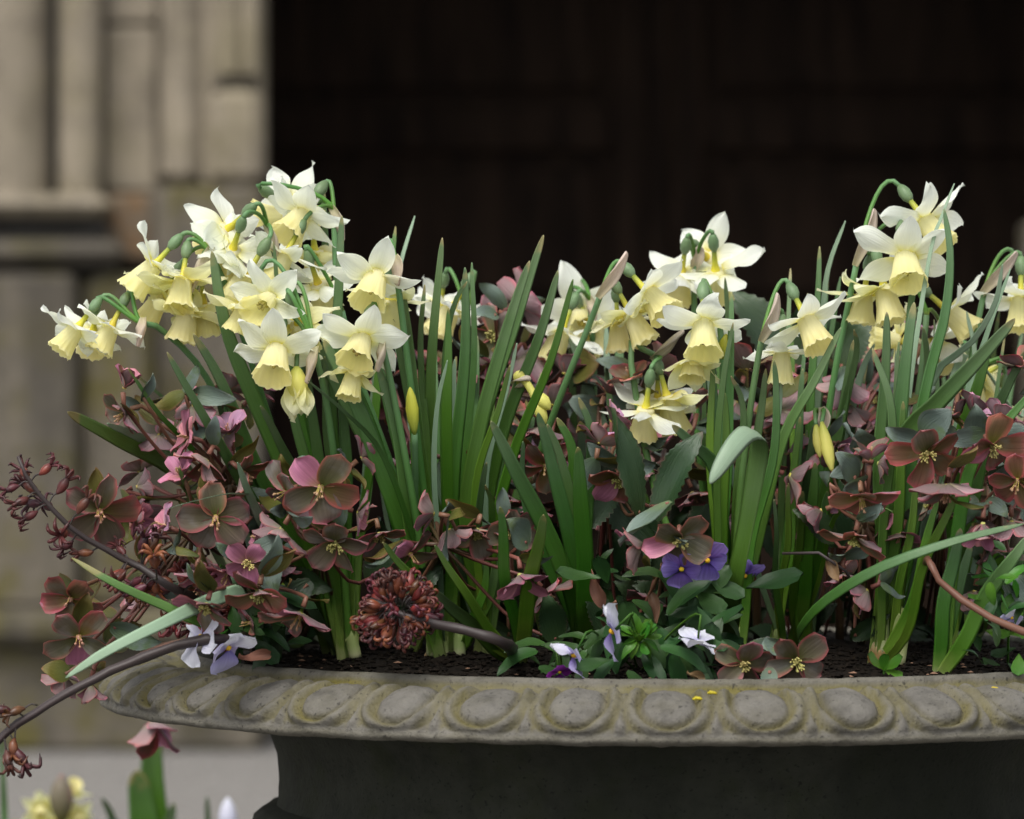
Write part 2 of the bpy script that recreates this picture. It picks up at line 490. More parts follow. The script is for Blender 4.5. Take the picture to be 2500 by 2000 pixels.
wbox('wall_block', 372, 638, 452, 1004, 10.04, 10.30, 'wall_low')
wbox('wall_block', 372, 638, 1009, 1480, 10.04, 10.30, 'wall_low')
wbox('rusty_block', 238, 378, 466, 640, 10.10, 10.6, 'wall_rust', .02)
wbox('column_base_slab', -700, 272, 476, 530, 9.90, 10.5, 'wall', .03)
wbox('column_base_scotia', -700, 256, 528, 592, 10.0, 10.5, 'wall_dark', .02)
wbox('column_base_torus', -700, 306, 590, 648, 9.84, 10.5, 'wall_low', .032)
wbox('column_base_fillet', -700, 286, 646, 672, 9.96, 10.5, 'wall_dark', .01)
wbox('column_plinth', -700, 196, 671, 1482, 9.86, 10.5, 'wall_low', .02)
wbox('column_plinth', 200, 374, 671, 1482, 9.93, 10.5, 'wall_low', .03)
wbox('plinth_ledge', -700, 640, 1480, 1562, 9.70, 10.9, 'wall_low', .03)
wbox('plinth_foot', -700, 646, 1560, 1900, 9.80, 10.9, 'wall_low', .02)
wbox('jamb_block', 2560, 3300, TOP, 536, 10.02, 10.4, 'wall')
wbox('jamb_block', 2506, 3300, 540, 1900, 9.98, 10.2, 'wall_low')
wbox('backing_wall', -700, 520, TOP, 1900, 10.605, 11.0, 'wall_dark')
box('lintel', wx(646, Yw), wx(2560, Yw), 10.1, 11.2, 3.1, 5.2, M['wall'], wall, .02)
box('upper_wall', -7, wx(-690, Yw), 10.02, 11.0, 0, 5.2, M['wall'], wall, .02)
box('upper_wall', wx(3290, Yw), 8, 10.02, 11.0, 0, 5.2, M['wall'], wall, .02)
# unseen porch ceiling, added like the lintel to keep sky light off the door
box('unseen_porch_roof', wx(646, Yw) - .6, wx(2486, Yw) + .6, 10.45, 12.6, 2.95, 3.2, M['wall_dark'], wall, .02)
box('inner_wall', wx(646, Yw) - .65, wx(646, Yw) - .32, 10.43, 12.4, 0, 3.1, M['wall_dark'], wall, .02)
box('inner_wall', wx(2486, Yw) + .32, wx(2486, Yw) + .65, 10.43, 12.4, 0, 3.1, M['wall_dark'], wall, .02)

Yd = 11.6
door = thing('double_door', (wx(1566, Yw), Yd, 0), 'tall near-black panelled oak double door deep in the portal', 'door')
dxc = wx(1606, Yd)
for s in (-1, 1):
    xa, xb = (dxc - 1.5, dxc - .012) if s < 0 else (dxc + .012, dxc + 1.5)
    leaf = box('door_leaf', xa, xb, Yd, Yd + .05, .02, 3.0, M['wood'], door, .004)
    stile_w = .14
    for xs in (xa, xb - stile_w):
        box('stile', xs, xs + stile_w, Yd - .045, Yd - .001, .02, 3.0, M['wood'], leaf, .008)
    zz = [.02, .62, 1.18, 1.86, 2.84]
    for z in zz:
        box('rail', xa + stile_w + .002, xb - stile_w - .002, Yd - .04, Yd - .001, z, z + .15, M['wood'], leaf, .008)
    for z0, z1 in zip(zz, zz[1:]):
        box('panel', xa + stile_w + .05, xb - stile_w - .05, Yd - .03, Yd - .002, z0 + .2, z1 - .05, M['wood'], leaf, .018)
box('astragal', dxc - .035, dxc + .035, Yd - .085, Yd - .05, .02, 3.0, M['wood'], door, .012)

# ------------------------------------------------------------------ urn
UX = 0.1087                                  # axis of the urn
urn = thing('stone_urn', (UX, 0, 0), 'large weathered cast stone urn with egg-and-dart rim full of spring flowers', 'urn')
NE = 42
prof = [(.4215, .8385), (.4228, .8403), (.4275, .8410), (.4310, .8403), (.4325, .8385), (.4330, .8352), (.4345, .8335), (.438, .8328), (.441, .8324)]
# ovolo: quarter round from under the lip to the lower edge
ov = []
for i in range(27):
    a = i / 26
    ang = a * PI * .5
    ov.append((.441 + .044 * math.sin(ang * .98) ** 1.0, .8324 - .0217 * (1 - math.cos(ang)) ** .88))
low = [(.4868, .8085), (.4862, .8062), (.483, .8045), (.476, .8035), (.44, .8035), (.40, .8020), (.375, .7990)]
SEG = 26                                     # steps per egg
def relief(u, s):
    """height (m) and groove mask of the egg-and-dart at cell position u (-.5...5), s (0 lip...1 lower edge)"""
    vs = (s - .45) / (.40 if s > .45 else .56)
    e = math.sqrt((u / .305) ** 2 + vs * vs)
    h, gm = 0.0, 0.0
    if e < 1: h = .0044 * (1 - e ** 3.2) ** .75
    sm = lambda a, b, x: (lambda q: q * q * (3 - 2 * q))(max(0, min(1, (x - a) / (b - a))))
    d = (e - 1.07) / .075
    h -= .0034 * math.exp(-d * d)
    gm = max(gm, math.exp(-((e - 1.1) / .16) ** 2))
    h += .0050 * sm(1.09, 1.20, e) * (1 - sm(1.44, 1.60, e))
    h -= .0016 * math.exp(-((e - 1.64) / .08) ** 2)
    gm = max(gm, .8 * math.exp(-((e - 1.58) / .12) ** 2))
    if e > 1.3:
        dt = (.5 - abs(u)) / .045
        h += .0034 * math.exp(-dt * dt) * min(1, max(0, (s - .02) * 6))
        gm = max(gm, .6 * math.exp(-((.5 - abs(u) - .085) / .03) ** 2))
    fade = min(1, s * 9) * min(1, (1 - s) * 7.5)
    return h * fade, gm * min(1, .25 + fade), e
NT = NE * SEG
rows = []
DUMMY = 0
def pnorm(k):
    a, b = ov[max(k - 1, 0)], ov[min(k + 1, len(ov) - 1)]
    n = Vector((-(b[1] - a[1]), b[0] - a[0]))
    n.normalize()
    return n
normals = [pnorm(k) for k in range(len(ov))]
V, GR = [], []
def wear(r, th, z):
    q = Vector((r * math.cos(th), r * math.sin(th), z))
    c_ = noise.noise(q * 70 + Vector((9, 3, 1)))
    return .0015 * noise.noise(q * 38) + .0008 * noise.noise(q * 130) + .0005 * noise.noise(q * 260) - (.0035 * (c_ - .42) if c_ > .42 else 0)
full = [('p', i) for i in range(len(prof))] + [('o', i) for i in range(1, len(ov))] + [('l', i) for i in range(len(low))]
DR, DZ = .0985, -.0050
prof = [(r - DR, z + DZ) for r, z in prof]
ov = [(r - DR, z + DZ) for r, z in ov]
low = [(r - DR, z + DZ) for r, z in low]
EG = {}
for ri, (kind, i) in enumerate(full):
    for j in range(NT):
        th = 2 * PI * (j - .27 * SEG) / NT
        if kind == 'o':
            r, z = ov[i]
            u = (j % SEG) / SEG - .5
            hgt, gm, e = relief(u, i / (len(ov) - 1))
            hgt += wear(r, th, z)
            r += normals[i][0] * hgt; z += normals[i][1] * hgt
            EG[(ri, j)] = e
        else:
            r, z = (prof if kind == 'p' else low)[i]
            wv = wear(r, th, z) * (1.2 if kind == 'l' else .8)
            r += wv; z += wv * .5
            gm = 1.0 if (kind == 'p' and i >= 5) else .2
        V.append(Vector((UX + r * math.cos(th), r * math.sin(th), z)))
        GR.append(gm)
rimF, eggF = [], {}
for ri in range(len(full) - 1):
    for j in range(NT):
        f = (ri * NT + j, ri * NT + (j + 1) % NT, (ri + 1) * NT + (j + 1) % NT, (ri + 1) * NT + j)
        es = [EG.get((ri, j)), EG.get((ri, (j + 1) % NT)), EG.get((ri + 1, (j + 1) % NT)), EG.get((ri + 1, j))]
        if None not in es and max(es) < 1.1 and j % SEG != SEG - 1:
            eggF.setdefault(j // SEG, []).append(f)
        else:
            rimF.append(f)
_full = mk('rim_all', V, [tuple(reversed(f)) for f in rimF + [q for k in eggF for q in eggF[k]]], M['rim'])
VN = [v.normal.copy() for v in _full.vertices]
bpy.data.meshes.remove(_full)
def sub_mesh(name, faces, mat, parent):
    idx = sorted({i for f in faces for i in f})
    rm = {a: k for k, a in enumerate(idx)}
    c = sum((V[i] for i in idx), Vector()) / len(idx)
    me = mk(name, [V[i] - c for i in idx], [tuple(rm[i] for i in reversed(f)) for f in faces], mat)
    me.normals_split_custom_set_from_vertices([VN[i] for i in idx])
    at = me.attributes.new('groove', 'FLOAT', 'POINT')
    at.data.foreach_set('value', [GR[i] for i in idx])
    return obj(name, me, parent, Matrix.Translation(c))
rim = sub_mesh('rim', rimF, M['rim'], urn)
for k in sorted(eggF): sub_mesh('carved_egg', eggF[k], M['rim'], rim)

def lathe(name, pr, mat, parent, seg=160, amp=.002, flute=None, dr=0., dz=0.):
    pr = [(r - dr, z + dz) for r, z in pr]
    V, F = [], []
    for i, (r, z) in enumerate(pr):
        for j in range(seg):
            th = 2 * PI * j / seg
            q = Vector((r * math.cos(th), r * math.sin(th), z))
            rr = r + amp * noise.noise(q * 22) + amp * .6 * noise.noise(q * 80)
            if flute: rr += flute(i / (len(pr) - 1), th)
            V.append((UX + rr * math.cos(th), rr * math.sin(th), z))
    for i in range(len(pr) - 1):
        for j in range(seg):
            F.append((i * seg + j, i * seg + (j + 1) % seg, (i + 1) * seg + (j + 1) % seg, (i + 1) * seg + j))
    F = [tuple(reversed(f)) for f in F]
    return wobj(name, V, F, mat, parent)
neck = [(.384, .803), (.3735, .795), (.3665, .785), (.361, .770), (.3595, .755), (.3592, .746), (.360, .739), (.362, .7345)]
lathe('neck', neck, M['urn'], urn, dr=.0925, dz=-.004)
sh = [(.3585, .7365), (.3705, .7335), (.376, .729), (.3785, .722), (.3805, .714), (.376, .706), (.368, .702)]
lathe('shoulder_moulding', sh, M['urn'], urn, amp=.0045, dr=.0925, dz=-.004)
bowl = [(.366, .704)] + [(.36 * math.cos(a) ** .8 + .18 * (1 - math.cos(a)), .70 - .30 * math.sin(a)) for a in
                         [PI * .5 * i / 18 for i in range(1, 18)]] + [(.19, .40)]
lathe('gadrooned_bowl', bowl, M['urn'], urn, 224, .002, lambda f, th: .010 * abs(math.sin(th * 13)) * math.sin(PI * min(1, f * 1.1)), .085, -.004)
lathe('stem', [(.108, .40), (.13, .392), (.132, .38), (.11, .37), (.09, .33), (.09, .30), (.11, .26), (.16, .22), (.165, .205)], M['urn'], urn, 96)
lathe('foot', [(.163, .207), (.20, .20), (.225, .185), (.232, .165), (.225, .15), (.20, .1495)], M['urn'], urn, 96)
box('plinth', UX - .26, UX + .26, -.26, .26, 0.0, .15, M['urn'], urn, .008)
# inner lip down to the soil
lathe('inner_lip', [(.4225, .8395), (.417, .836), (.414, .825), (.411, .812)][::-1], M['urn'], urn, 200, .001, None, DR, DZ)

def soil_z(x, y):
    r = math.hypot(x - UX, y) / .316
    q = Vector((x, y, 0))
    return .8295 + .014 * max(0, 1 - r * r) + .0035 * noise.noise(q * 45) + .002 * noise.noise(q * 120)
V, F = [(UX, 0, soil_z(UX, 0))], []
RN, SN = 46, 150
for i in range(1, RN + 1):
    for j in range(SN):
        th = 2 * PI * j / SN
        r = .316 * i / RN
        x, y = UX + r * math.cos(th), r * math.sin(th)
        V.append((x, y, soil_z(x, y)))
for j in range(SN):
    F.append((0, 1 + j, 1 + (j + 1) % SN))
    for i in range(RN - 1):
        F.append((1 + i * SN + j, 1 + (i + 1) * SN + j, 1 + (i + 1) * SN + (j + 1) % SN, 1 + i * SN + (j + 1) % SN))
tag(obj('soil', mk('soil', V, F, M['soil'])), kind='structure')
# crumbs of soil
V, F = [], []
def blob(x, y, z, s, fl=.6):
    b = len(V)
    pts = [(1, 0, 0), (0, 1, 0), (-1, 0, 0), (0, -1, 0), (0, 0, fl), (0, 0, -fl)]
    a = rnd.uniform(0, PI)
    for dx, dy, dz in pts:
        k = s * rnd.uniform(.6, 1.25)
        V.append((x + k * (dx * math.cos(a) - dy * math.sin(a)), y + k * (dx * math.sin(a) + dy * math.cos(a)), z + k * dz))
    for k in range(4):
        F.append((b + k, b + (k + 1) % 4, b + 4)); F.append((b + (k + 1) % 4, b + k, b + 5))
for i in range(5200):
    th = rnd.uniform(PI, 2 * PI) if i % 4 else rnd.uniform(0, 2 * PI)
    r = .313 * math.sqrt(rnd.uniform(.2, 1))
    x, y = UX + r * math.cos(th), r * math.sin(th)
    blob(x, y, soil_z(x, y) + .001, rnd.choice([.001, .0015, .002, .003]))
tag(obj('soil_crumbs', mk('soil_crumbs', V, F, M['soil'], smooth=False)),
    'crumbly dark compost crumbs covering the soil in the urn', 'soil', kind='stuff')
V, F = [], []
for i in range(60):
    th = rnd.uniform(PI * 1.02, 1.98 * PI)
    r = rnd.uniform(.25, .313)
    x, y = UX + r * math.cos(th), r * math.sin(th)
    blob(x, y, soil_z(x, y) + .002, rnd.uniform(.001, .0032), .35)
tag(obj('bark_chips', mk('bark_chips', V, F, M['chip'], smooth=False)),
    'small tan bark chips lying on the compost along the rim', 'chips', kind='stuff')

def base_at(px, py):
    """where the ray through a pixel meets the soil"""
    lo, hi = -.31, .22
    for Y in [lo + (hi - lo) * i / 260 for i in range(261)]:
        q = P0(px, py, Y)
        if q.z <= soil_z(q.x, q.y): break
    d = Vector((q.x - UX, q.y))
    if d.length > .302:
        d = d.normalized() * .302
        q = Vector((UX + d.x, d.y, 0))
    return Vector((q.x, q.y, soil_z(q.x, q.y) - .004))

# ------------------------------------------------------------------ petals, leaves, flowers: shared meshes
def petal(name, L, W, mats, f, nx=5, ny=9, cup=0., curve=0., tip=0., twist=0., wave=0., seed=0, saw=0, sawn=0, thick=0., start=0., fold=0.):
    """a petal growing along +X with its face to +Z; closed two-sided shell when thick > 0"""
    R = random.Random(seed)
    ph = R.uniform(0, 6)
    fm = max(f(i / 200) for i in range(201))
    def pt(i, j, off=0.):
        v = j / ny
        u = i / nx * 2 - 1
        hw = W * .5 * f(v) / fm
        if saw and 0 < j < ny:
            hw *= 1 + saw * ((j * sawn / ny) % 1.0 - .5) * abs(u)
        x = start + L * v
        y = u * hw
        z = cup * W * (u * u) * (.3 + .7 * math.sin(PI * min(1, v + .1))) + curve * L * v * v + tip * L * max(0, v - .7) ** 2 * 6
        z += wave * L * math.sin(ph + v * 7 + u * 2.2) * abs(u) ** 1.5 * (.3 + v)
        z -= fold * hw * (1 - abs(u)) * math.sin(PI * v)
        a = twist * v * v
        y, z = y * math.cos(a) - z * math.sin(a) * .3, z + y * math.sin(a)
        return Vector((x, y, z - off))
    V, U, F, FM = [], [], [], []
    def sheet(off, flip, mi):
        b = len(V)
        for j in range(ny + 1):
            for i in range(nx + 1):
                V.append(pt(i, j, off)); U.append((i / nx, j / ny))
        for j in range(ny):
            for i in range(nx):
                a = b + j * (nx + 1) + i
                q = (a, a + nx + 1, a + nx + 2, a + 1)
                F.append(q if flip else tuple(reversed(q))); FM.append(mi)
    sheet(0, False, 0)
    if thick:
        sheet(thick, True, 1 if len(mats) > 1 else 0)
    return mk(name, V, F, mats, U, True, FM)

f_tepal = lambda v: (v + .05) ** .66 * max(0, 1 - v) ** .80 + .0001
f_sepal = lambda v: (v + .01) ** .62 * max(0, 1 - v) ** .36 + .0001
f_viola = lambda v: (v + .02) ** .75 * max(0, 1 - v) ** .34 + .0001
f_leaf = lambda v: (v + .02) ** .6 * max(0, 1 - v) ** .75 + .0001
f_spoon = lambda v: (v + .02) ** 1.1 * max(0, 1 - v) ** .5 + .0001

TEP = {}
for key, mt in (('w', 'tepal'), ('c', 'tepal_cream')):
    TEP[key] = [petal('tepal', .0285 * R_, .0172 * W_, [M[mt]], f_tepal, 8, 11, cu, cv, tp, tw, wv, sd, start=.0045, fold=fo)
                for R_, W_, cu, cv, tp, tw, wv, sd, fo in
                [(1, 1, .10, -.06, -.06, .15, .03, 1, .14), (.96, 1.05, -.08, .05, -.12, -.3, .05, 2, -.1), (1.04, .92, .16, -.12, .10, .4, .07, 3, .2), (1.08, 1.02, -.16, -.2, .05, .3, .08, 8, -.16), (.98, .98, .05, .16, -.3, -.7, .07, 9, .1),
                 (1, 1.08, .06, .10, -.10, -.2, .05, 4, .1), (.93, .95, .2, -.2, .1, .55, .08, 5, .15), (1.02, 1.0, -.12, -.02, .14, -.5, .06, 6, -.12),
                 (1.0, .85, .3, .02, -.15, .1, .06, 7, .2)]]

def corona_mesh(name, seed, L=.0240, r0=.0062, r1=.0082, r2=.0112, lobes=6, mat='corona', frill=1.):
    R = random.Random(seed)
    seg, rows = 48, 11
    ph = [R.uniform(0, 6.28) for _ in range(4)]
    V, U, F = [], [], []
    for i in range(rows + 1):
        v = i / rows
        r = r0 + (r1 - r0) * min(1, v / .45) if v < .45 else r1 + (r2 - r1) * ((v - .45) / .55) ** 1.35
        for j in range(seg):
            th = 2 * PI * j / seg
            rr = r * (1 + (.016 + .008 * v) * math.cos(lobes * th + ph[0]) * min(1, v * 3))
            rr += frill * .00055 * max(0, v - .5) * 2.2 * math.sin(13 * th + ph[1] + 1.5 * math.sin(3 * th))
            rr += .0005 * v * math.sin(2 * th + ph[3])
            z = L * v + frill * .0007 * max(0, v - .7) * 3.3 * (math.sin(9 * th + ph[2]) + .7 * math.sin(17 * th + ph[0]))
            V.append((rr * math.cos(th), rr * math.sin(th), z)); U.append((j / seg, v))
    for i in range(rows):
        for j in range(seg):
            F.append((i * seg + j, i * seg + (j + 1) % seg, (i + 1) * seg + (j + 1) % seg, (i + 1) * seg + j))
    F.append(tuple(range(seg - 1, -1, -1)))
    return mk(name, V, F, M[mat], U)
CORO = [corona_mesh('corona', s, L_, r2=q) for s, L_, q in ((1, .0245, .0108), (2, .0235, .0116), (3, .0255, .0103), (4, .024, .0112), (5, .0232, .0125), (6, .0262, .0108), (7, .0248, .0118))]

def merge(parts):
    V, F, U, FM = [], [], [], []
    for v, f, u, mi in parts:
        b = len(V)
        V += list(v); U += list(u)
        F += [tuple(i + b for i in q) for q in f]; FM += [mi] * len(f)
    return V, F, U, FM
# perianth tube and ovary, running back from the flower's centre
a = tube_geo([(0, 0, -.0165), (0, 0, -.011), (0, 0, -.005), (0, 0, 0), (0, 0, .002)], [.0017, .0019, .0022, .0034, .005], 10)
b = tube_geo([(0, 0, -.029), (0, 0, -.027), (0, 0, -.023), (0, 0, -.019), (0, 0, -.0155)], [.0014, .0028, .0041, .0038, .002], 10)
v_, f_, u_, m_ = merge([(*a, 0), (*b, 1)])
RECEP = mk('perianth_tube', v_, f_, [M['tube'], M['ovary']], u_, True, m_)
# stamens and style inside the corona
pp = [(*tube_geo([(0, 0, .002), (0, 0, .016)], [.0007, .0011], 6), 0)]
for k in range(6):
    an = k * PI / 3
    pp.append((*tube_geo([(.001 * math.cos(an), .001 * math.sin(an), .002), (.0024 * math.cos(an), .0024 * math.sin(an), .013)], [.0005, .0012], 5), 0))
v_, f_, u_, m_ = merge(pp)
STAM = mk('stamens', v_, f_, M['stamen'], u_)

def axis(ang, tow):
    a, t = math.radians(ang), math.radians(tow)
    return Vector((math.cos(a) * math.cos(t), -math.sin(t), -math.sin(a) * math.cos(t)))

def frame(c, d, roll, s):
    z = d.normalized()
    x = Vector((0, 0, 1)).cross(z)
    if x.length < .05: x = Vector((1, 0, 0)).cross(z)
    x.normalize()
    y = z.cross(x)
    m = Matrix((x, y, z)).transposed().to_4x4()
    return Matrix.Translation(c) @ m @ Matrix.Rotation(roll, 4, 'Z') @ Matrix.Scale(s, 4)

def narcissus_flower(parent, c, d, size, roll, tone='w', reflex=0., R=rnd, back=True, node=None, ndir=None):
    W_ = frame(c, d, roll, size)
    fl = obj('flower', RECEP, parent, W_)
    obj('corona', R.choice(CORO), fl, W_ @ Matrix.Rotation(R.uniform(0, 6), 4, 'Z') @ Matrix.Diagonal((R.uniform(.92, 1.06), R.uniform(.92, 1.06), R.uniform(.9, 1.08), 1)))
    obj('stamens', STAM, fl, W_)
    for k in range(6):
        tl = reflex + R.uniform(-.22, .2) + (.06 if k % 2 else -.05)
        mm = (W_ @ Matrix.Translation((0, 0, .0012 if k % 2 else .0004)) @ Matrix.Rotation(k * PI / 3 + R.uniform(-.1, .1), 4, 'Z')
              @ Matrix.Rotation(-tl, 4, 'Y') @ Matrix.Rotation(R.uniform(-.22, .22), 4, 'X') @ Matrix.Scale(R.uniform(.93, 1.06), 4))
        obj('tepal', R.choice(TEP[tone]), fl, mm)
    if node is not None:
        e = c - d * .028 * size
        L = (node - e).length
        nd_ = (ndir if ndir is not None else Vector((0, 0, 1)))
        p1 = node + nd_ * L * .35
        p2 = e - d * L * .38
        pts = [node * (1 - t) ** 3 + p1 * 3 * t * (1 - t) ** 2 + p2 * 3 * t * t * (1 - t) + e * t ** 3 for t in [i / 9 for i in range(10)]]
        tube('pedicel', pts, [.0017, .0014, .0014, .0016], M['scape'], parent, 7)

def blade_geo(pts, width, thick=.0016, yaw=0., twist=0., chan=.18, n=20, tipf=.5, basew=.72, wfix=None, wob=None):
    fine = spline(pts, 160)
    if wob:
        a1, a2, p1, p2 = wob.uniform(.0006, .0022), wob.uniform(.0006, .0026), wob.uniform(0, 6), wob.uniform(0, 6)
        fine = [q + Vector((a1 * math.sin(p1 + i * .055), a2 * math.sin(p2 + i * .045), 0)) * math.sin(PI * i / 160) for i, q in enumerate(fine)]
    ss = [round((1 - (1 - i / n) ** 1.75) * 160) / 160 for i in range(n + 1)]
    c = [fine[int(round(q * 160))] for q in ss]
    T0 = tangents(fine)
    T = [T0[int(round(q * 160))] for q in ss]
    V, F, U = [], [], []
    NX = 6
    face0 = Vector((math.sin(yaw), -math.cos(yaw), .12))
    prev = None
    for i, (p, t) in enumerate(zip(c, T)):
        s = ss[i]
        if prev is None:
            wv = t.cross(face0)
            if wv.length < .2: wv = t.cross(Vector((1, 0, .2)))
            wv.normalize()
        else:
            wv = (prev - t * prev.dot(t)).normalized()
        if wfix:
            wv = wfix[0].lerp(wfix[1], max(0, min(1, (s - .55) * 4)))
            wv = (wv - t * wv.dot(t)).normalized()
        prev = wv.copy()
        wv = Matrix.Rotation(twist * s, 3, t) @ wv
        nv = wv.cross(t)
        if nv.y > 0 and i == 0: pass
        f = min(1, basew + s * 1.3) * (1 - .58 * max(0, (s - tipf) / (1.0 - tipf)) ** 2) * math.sqrt(max(0, 1 - max(0, (s - .955) / .045) ** 2))
        hw = max(width * .5 * f, .00035)
        th = thick * (.45 + .55 * f)
        ring = []
        for k in range(NX + 1):
            u = k / NX * 2 - 1
            ring.append((u, chan * hw * u * u))
        for k in range(NX - 1, 0, -1):
            u = k / NX * 2 - 1
            ring.append((u, chan * hw * u * u - th * (1 - u * u * .8) - chan * hw * .25 * (1 - u * u)))
        for u, h in ring:
            V.append(p + wv * u * hw + nv * h); U.append(((u + 1) / 2, s))
    k = 2 * NX
    for i in range(n):
        for j in range(k):
            F.append((i * k + j, i * k + (j + 1) % k, (i + 1) * k + (j + 1) % k, (i + 1) * k + j))
    F.append(tuple(range(n * k, n * k + k)))
    return V, [tuple(reversed(q)) for q in F], U

def blade(parent, pts, width, mat='blade', name='leaf', **kw):
    V, F, U = blade_geo(pts, width, **kw)
    return wobj(name, V, F, M[mat], parent, U)

# ------------------------------------------------------------------ narcissus plants
# key: (label, base pixel, group)
G_N = 'narcissus planted through the urn'
PL = {}
BASES = {
 'A': ((800, 1592), 'narcissus whose low bowed stem hangs flowers out toward the column plinth', 'narcissus'),
 'B': ((826, 1604), 'narcissus with five nodding flowers clustered before the column base', 'narcissus'),
 'C': ((842, 1598), 'narcissus with turned-away flowers arched just below the topmost bloom', 'narcissus'),
 'D': ((868, 1612), 'tallest narcissus beside the pilaster with a fat green ovary at its top', 'narcissus'),
 'E': ((856, 1610), 'narcissus with two camera-facing blooms and a half-open hanging bud', 'narcissus'),
 'F': ((1070, 1590), 'narcissus with a starry bloom overhanging a second trumpet beside tall bare leaves', 'narcissus'),
 'G': ((1060, 1600), 'narcissus with wide-winged bloom low among leaves, its fading second flower beneath', 'narcissus'),
 'H': ((1090, 1596), 'narcissus with flower turned away behind the broad upright leaf', 'narcissus'),
 'I': ((1120, 1585), 'narcissus half hidden behind upright leaves next to rosy hellebore', 'narcissus'),
 'J': ((1330, 1560), 'narcissus on a straight slanting stem with papery spathe and three flowers', 'narcissus'),
 'K': ((1390, 1545), 'narcissus with blooms tangled behind the slanting papery spathe', 'narcissus'),
 'L': ((1740, 1560), 'narcissus showing the backs of three flowers around a pinkish spathe', 'narcissus'),
 'M': ((1752, 1600), 'narcissus with level starry bloom above a smaller hanging trumpet', 'narcissus'),
 'N': ((1775, 1590), 'narcissus fallen forward with flowers hanging by long yellow tubes over dark leaves', 'narcissus'),
 'O': ((1795, 1604), 'narcissus with green hooked neck and one trumpet pointing straight down', 'narcissus'),
 'P': ((1958, 1572), 'tall narcissus with twisted brown spathe and four flowers before the door', 'narcissus'),
 'Q': ((2175, 1590), 'narcissus with sideways trumpet behind crossing grey-green leaves', 'narcissus'),
 'R': ((2330, 1600), 'narcissus with pink papery spathe bending toward the far door jamb', 'narcissus'),
 'S': ((2360, 1560), 'narcissus with pale fading trumpets sunk behind the broad slanting leaf', 'narcissus'),
 'T': ((1945, 1580), 'narcissus with two slim closed yellow buds hanging from a brown sheath', 'narcissus'),
 'U': ((1010, 1590), 'narcissus with a single upright yellow-green bud tip among leaves', 'narcissus'),
 'V': ((1185, 1592), 'narcissus with bent yellow-green bud crooked beside bright leaf', 'narcissus'),
 'W': ((1428, 1600), 'tuft of broad dark bluebell-like bulb leaves standing near lilac violas', 'bulb leaves'),
 'X': ((1268, 1612), 'short bulb plant with two stubby bright leaves behind the dry flower stalk', 'bulb leaves'),
 'Y': ((2150, 1625), 'thick pale-sheathed narcissus rising from a peeling brown bulb', 'narcissus'),
 'Z': ((2300, 1645), 'narcissus leaf tuft with dark crossing blades beside the bare brown twig', 'bulb leaves'),
 'ZA': ((640, 1530), 'bulb tuft whose flat leaves splay over the rim toward the gravel', 'bulb leaves'),
 'ZB': ((1900, 1590), 'narcissus leaf tuft behind the pair of hellebores on the rim', 'bulb leaves'),
}
for k, (bp, lab, cat) in BASES.items():
    b = base_at(*bp)
    PL[k] = (thing('narcissus_plant' if cat == 'narcissus' else 'bulb_plant', b, lab, cat, G_N if cat == 'narcissus' else 'leafy bulb tufts'), b)

# stems: key, node pixel list from spathe top down to (not including) base, depth at node, spathe (dx, dy, length px) or None
STEMS = {
 'A': ([(350, 790), (391, 803), (490, 900), (600, 1110), (735, 1400)], -.20, (-10, 50, 60)),
 'B': ([(512, 616), (560, 720), (650, 1000), (770, 1380)], -.19, (-40, 90, 110)),
 'C': ([(655, 560), (690, 700), (745, 1000), (810, 1350)], -.17, (25, 80, 90)),
 'D': ([(815, 520), (822, 700), (835, 1000), (852, 1350)], -.14, (22, 60, 75)),
 'E': ([(770, 860), (800, 1000), (830, 1250)], -.26, (-18, 70, 80)),
 'F': ([(965, 640), (985, 800), (1020, 1080), (1050, 1350)], -.24, (10, 70, 60)),
 'G': ([(935, 850), (960, 960), (1005, 1200), (1040, 1430)], -.27, (-12, 60, 60)),
 'H': ([(835, 760), (870, 900), (960, 1150), (1050, 1420)], -.16, None),
 'I': ([(1140, 790), (1150, 950), (1140, 1250)], .02, None),
 'J': ([(1468, 715), (1440, 790), (1360, 990), (1300, 1180), (1300, 1400)], -.16, (45, -75, 120)),
 'K': ([(1440, 740), (1450, 900), (1440, 1150)], .03, (10, 40, 60)),
 'L': ([(1697, 648), (1695, 760), (1700, 1000), (1725, 1300)], -.02, (0, -35, 50)),
 'M': ([(1758, 800), (1765, 900), (1758, 1150), (1752, 1400)], -.22, None),
 'N': ([(1600, 868), (1572, 858), (1548, 835), (1540, 880), (1600, 1200), (1700, 1450)], -.14, (60, -55, 95)),
 'O': ([(1862, 820), (1850, 880), (1825, 1050), (1800, 1300)], -.24, (28, -85, 110)),
 'P': ([(2093, 636), (2070, 750), (2035, 930), (2000, 1180), (1970, 1420)], -.14, (35, -110, 135)),
 'Q': ([(2262, 770), (2250, 900), (2215, 1150), (2190, 1400)], -.08, None),
 'R': ([(2404, 712), (2385, 800), (2355, 1000), (2335, 1300)], -.06, (55, -70, 130)),
 'S': ([(2400, 900), (2395, 1050), (2380, 1300)], .02, None),
 'T': ([(2003, 1010), (1985, 1120), (1965, 1320)], -.20, (4, 55, 60)),
 'U': ([(1012, 1060), (1014, 1200), (1012, 1400)], -.22, None),
 'V': ([(1262, 935), (1240, 1010), (1215, 1200), (1200, 1400)], -.20, (22, -5, 40)),
}
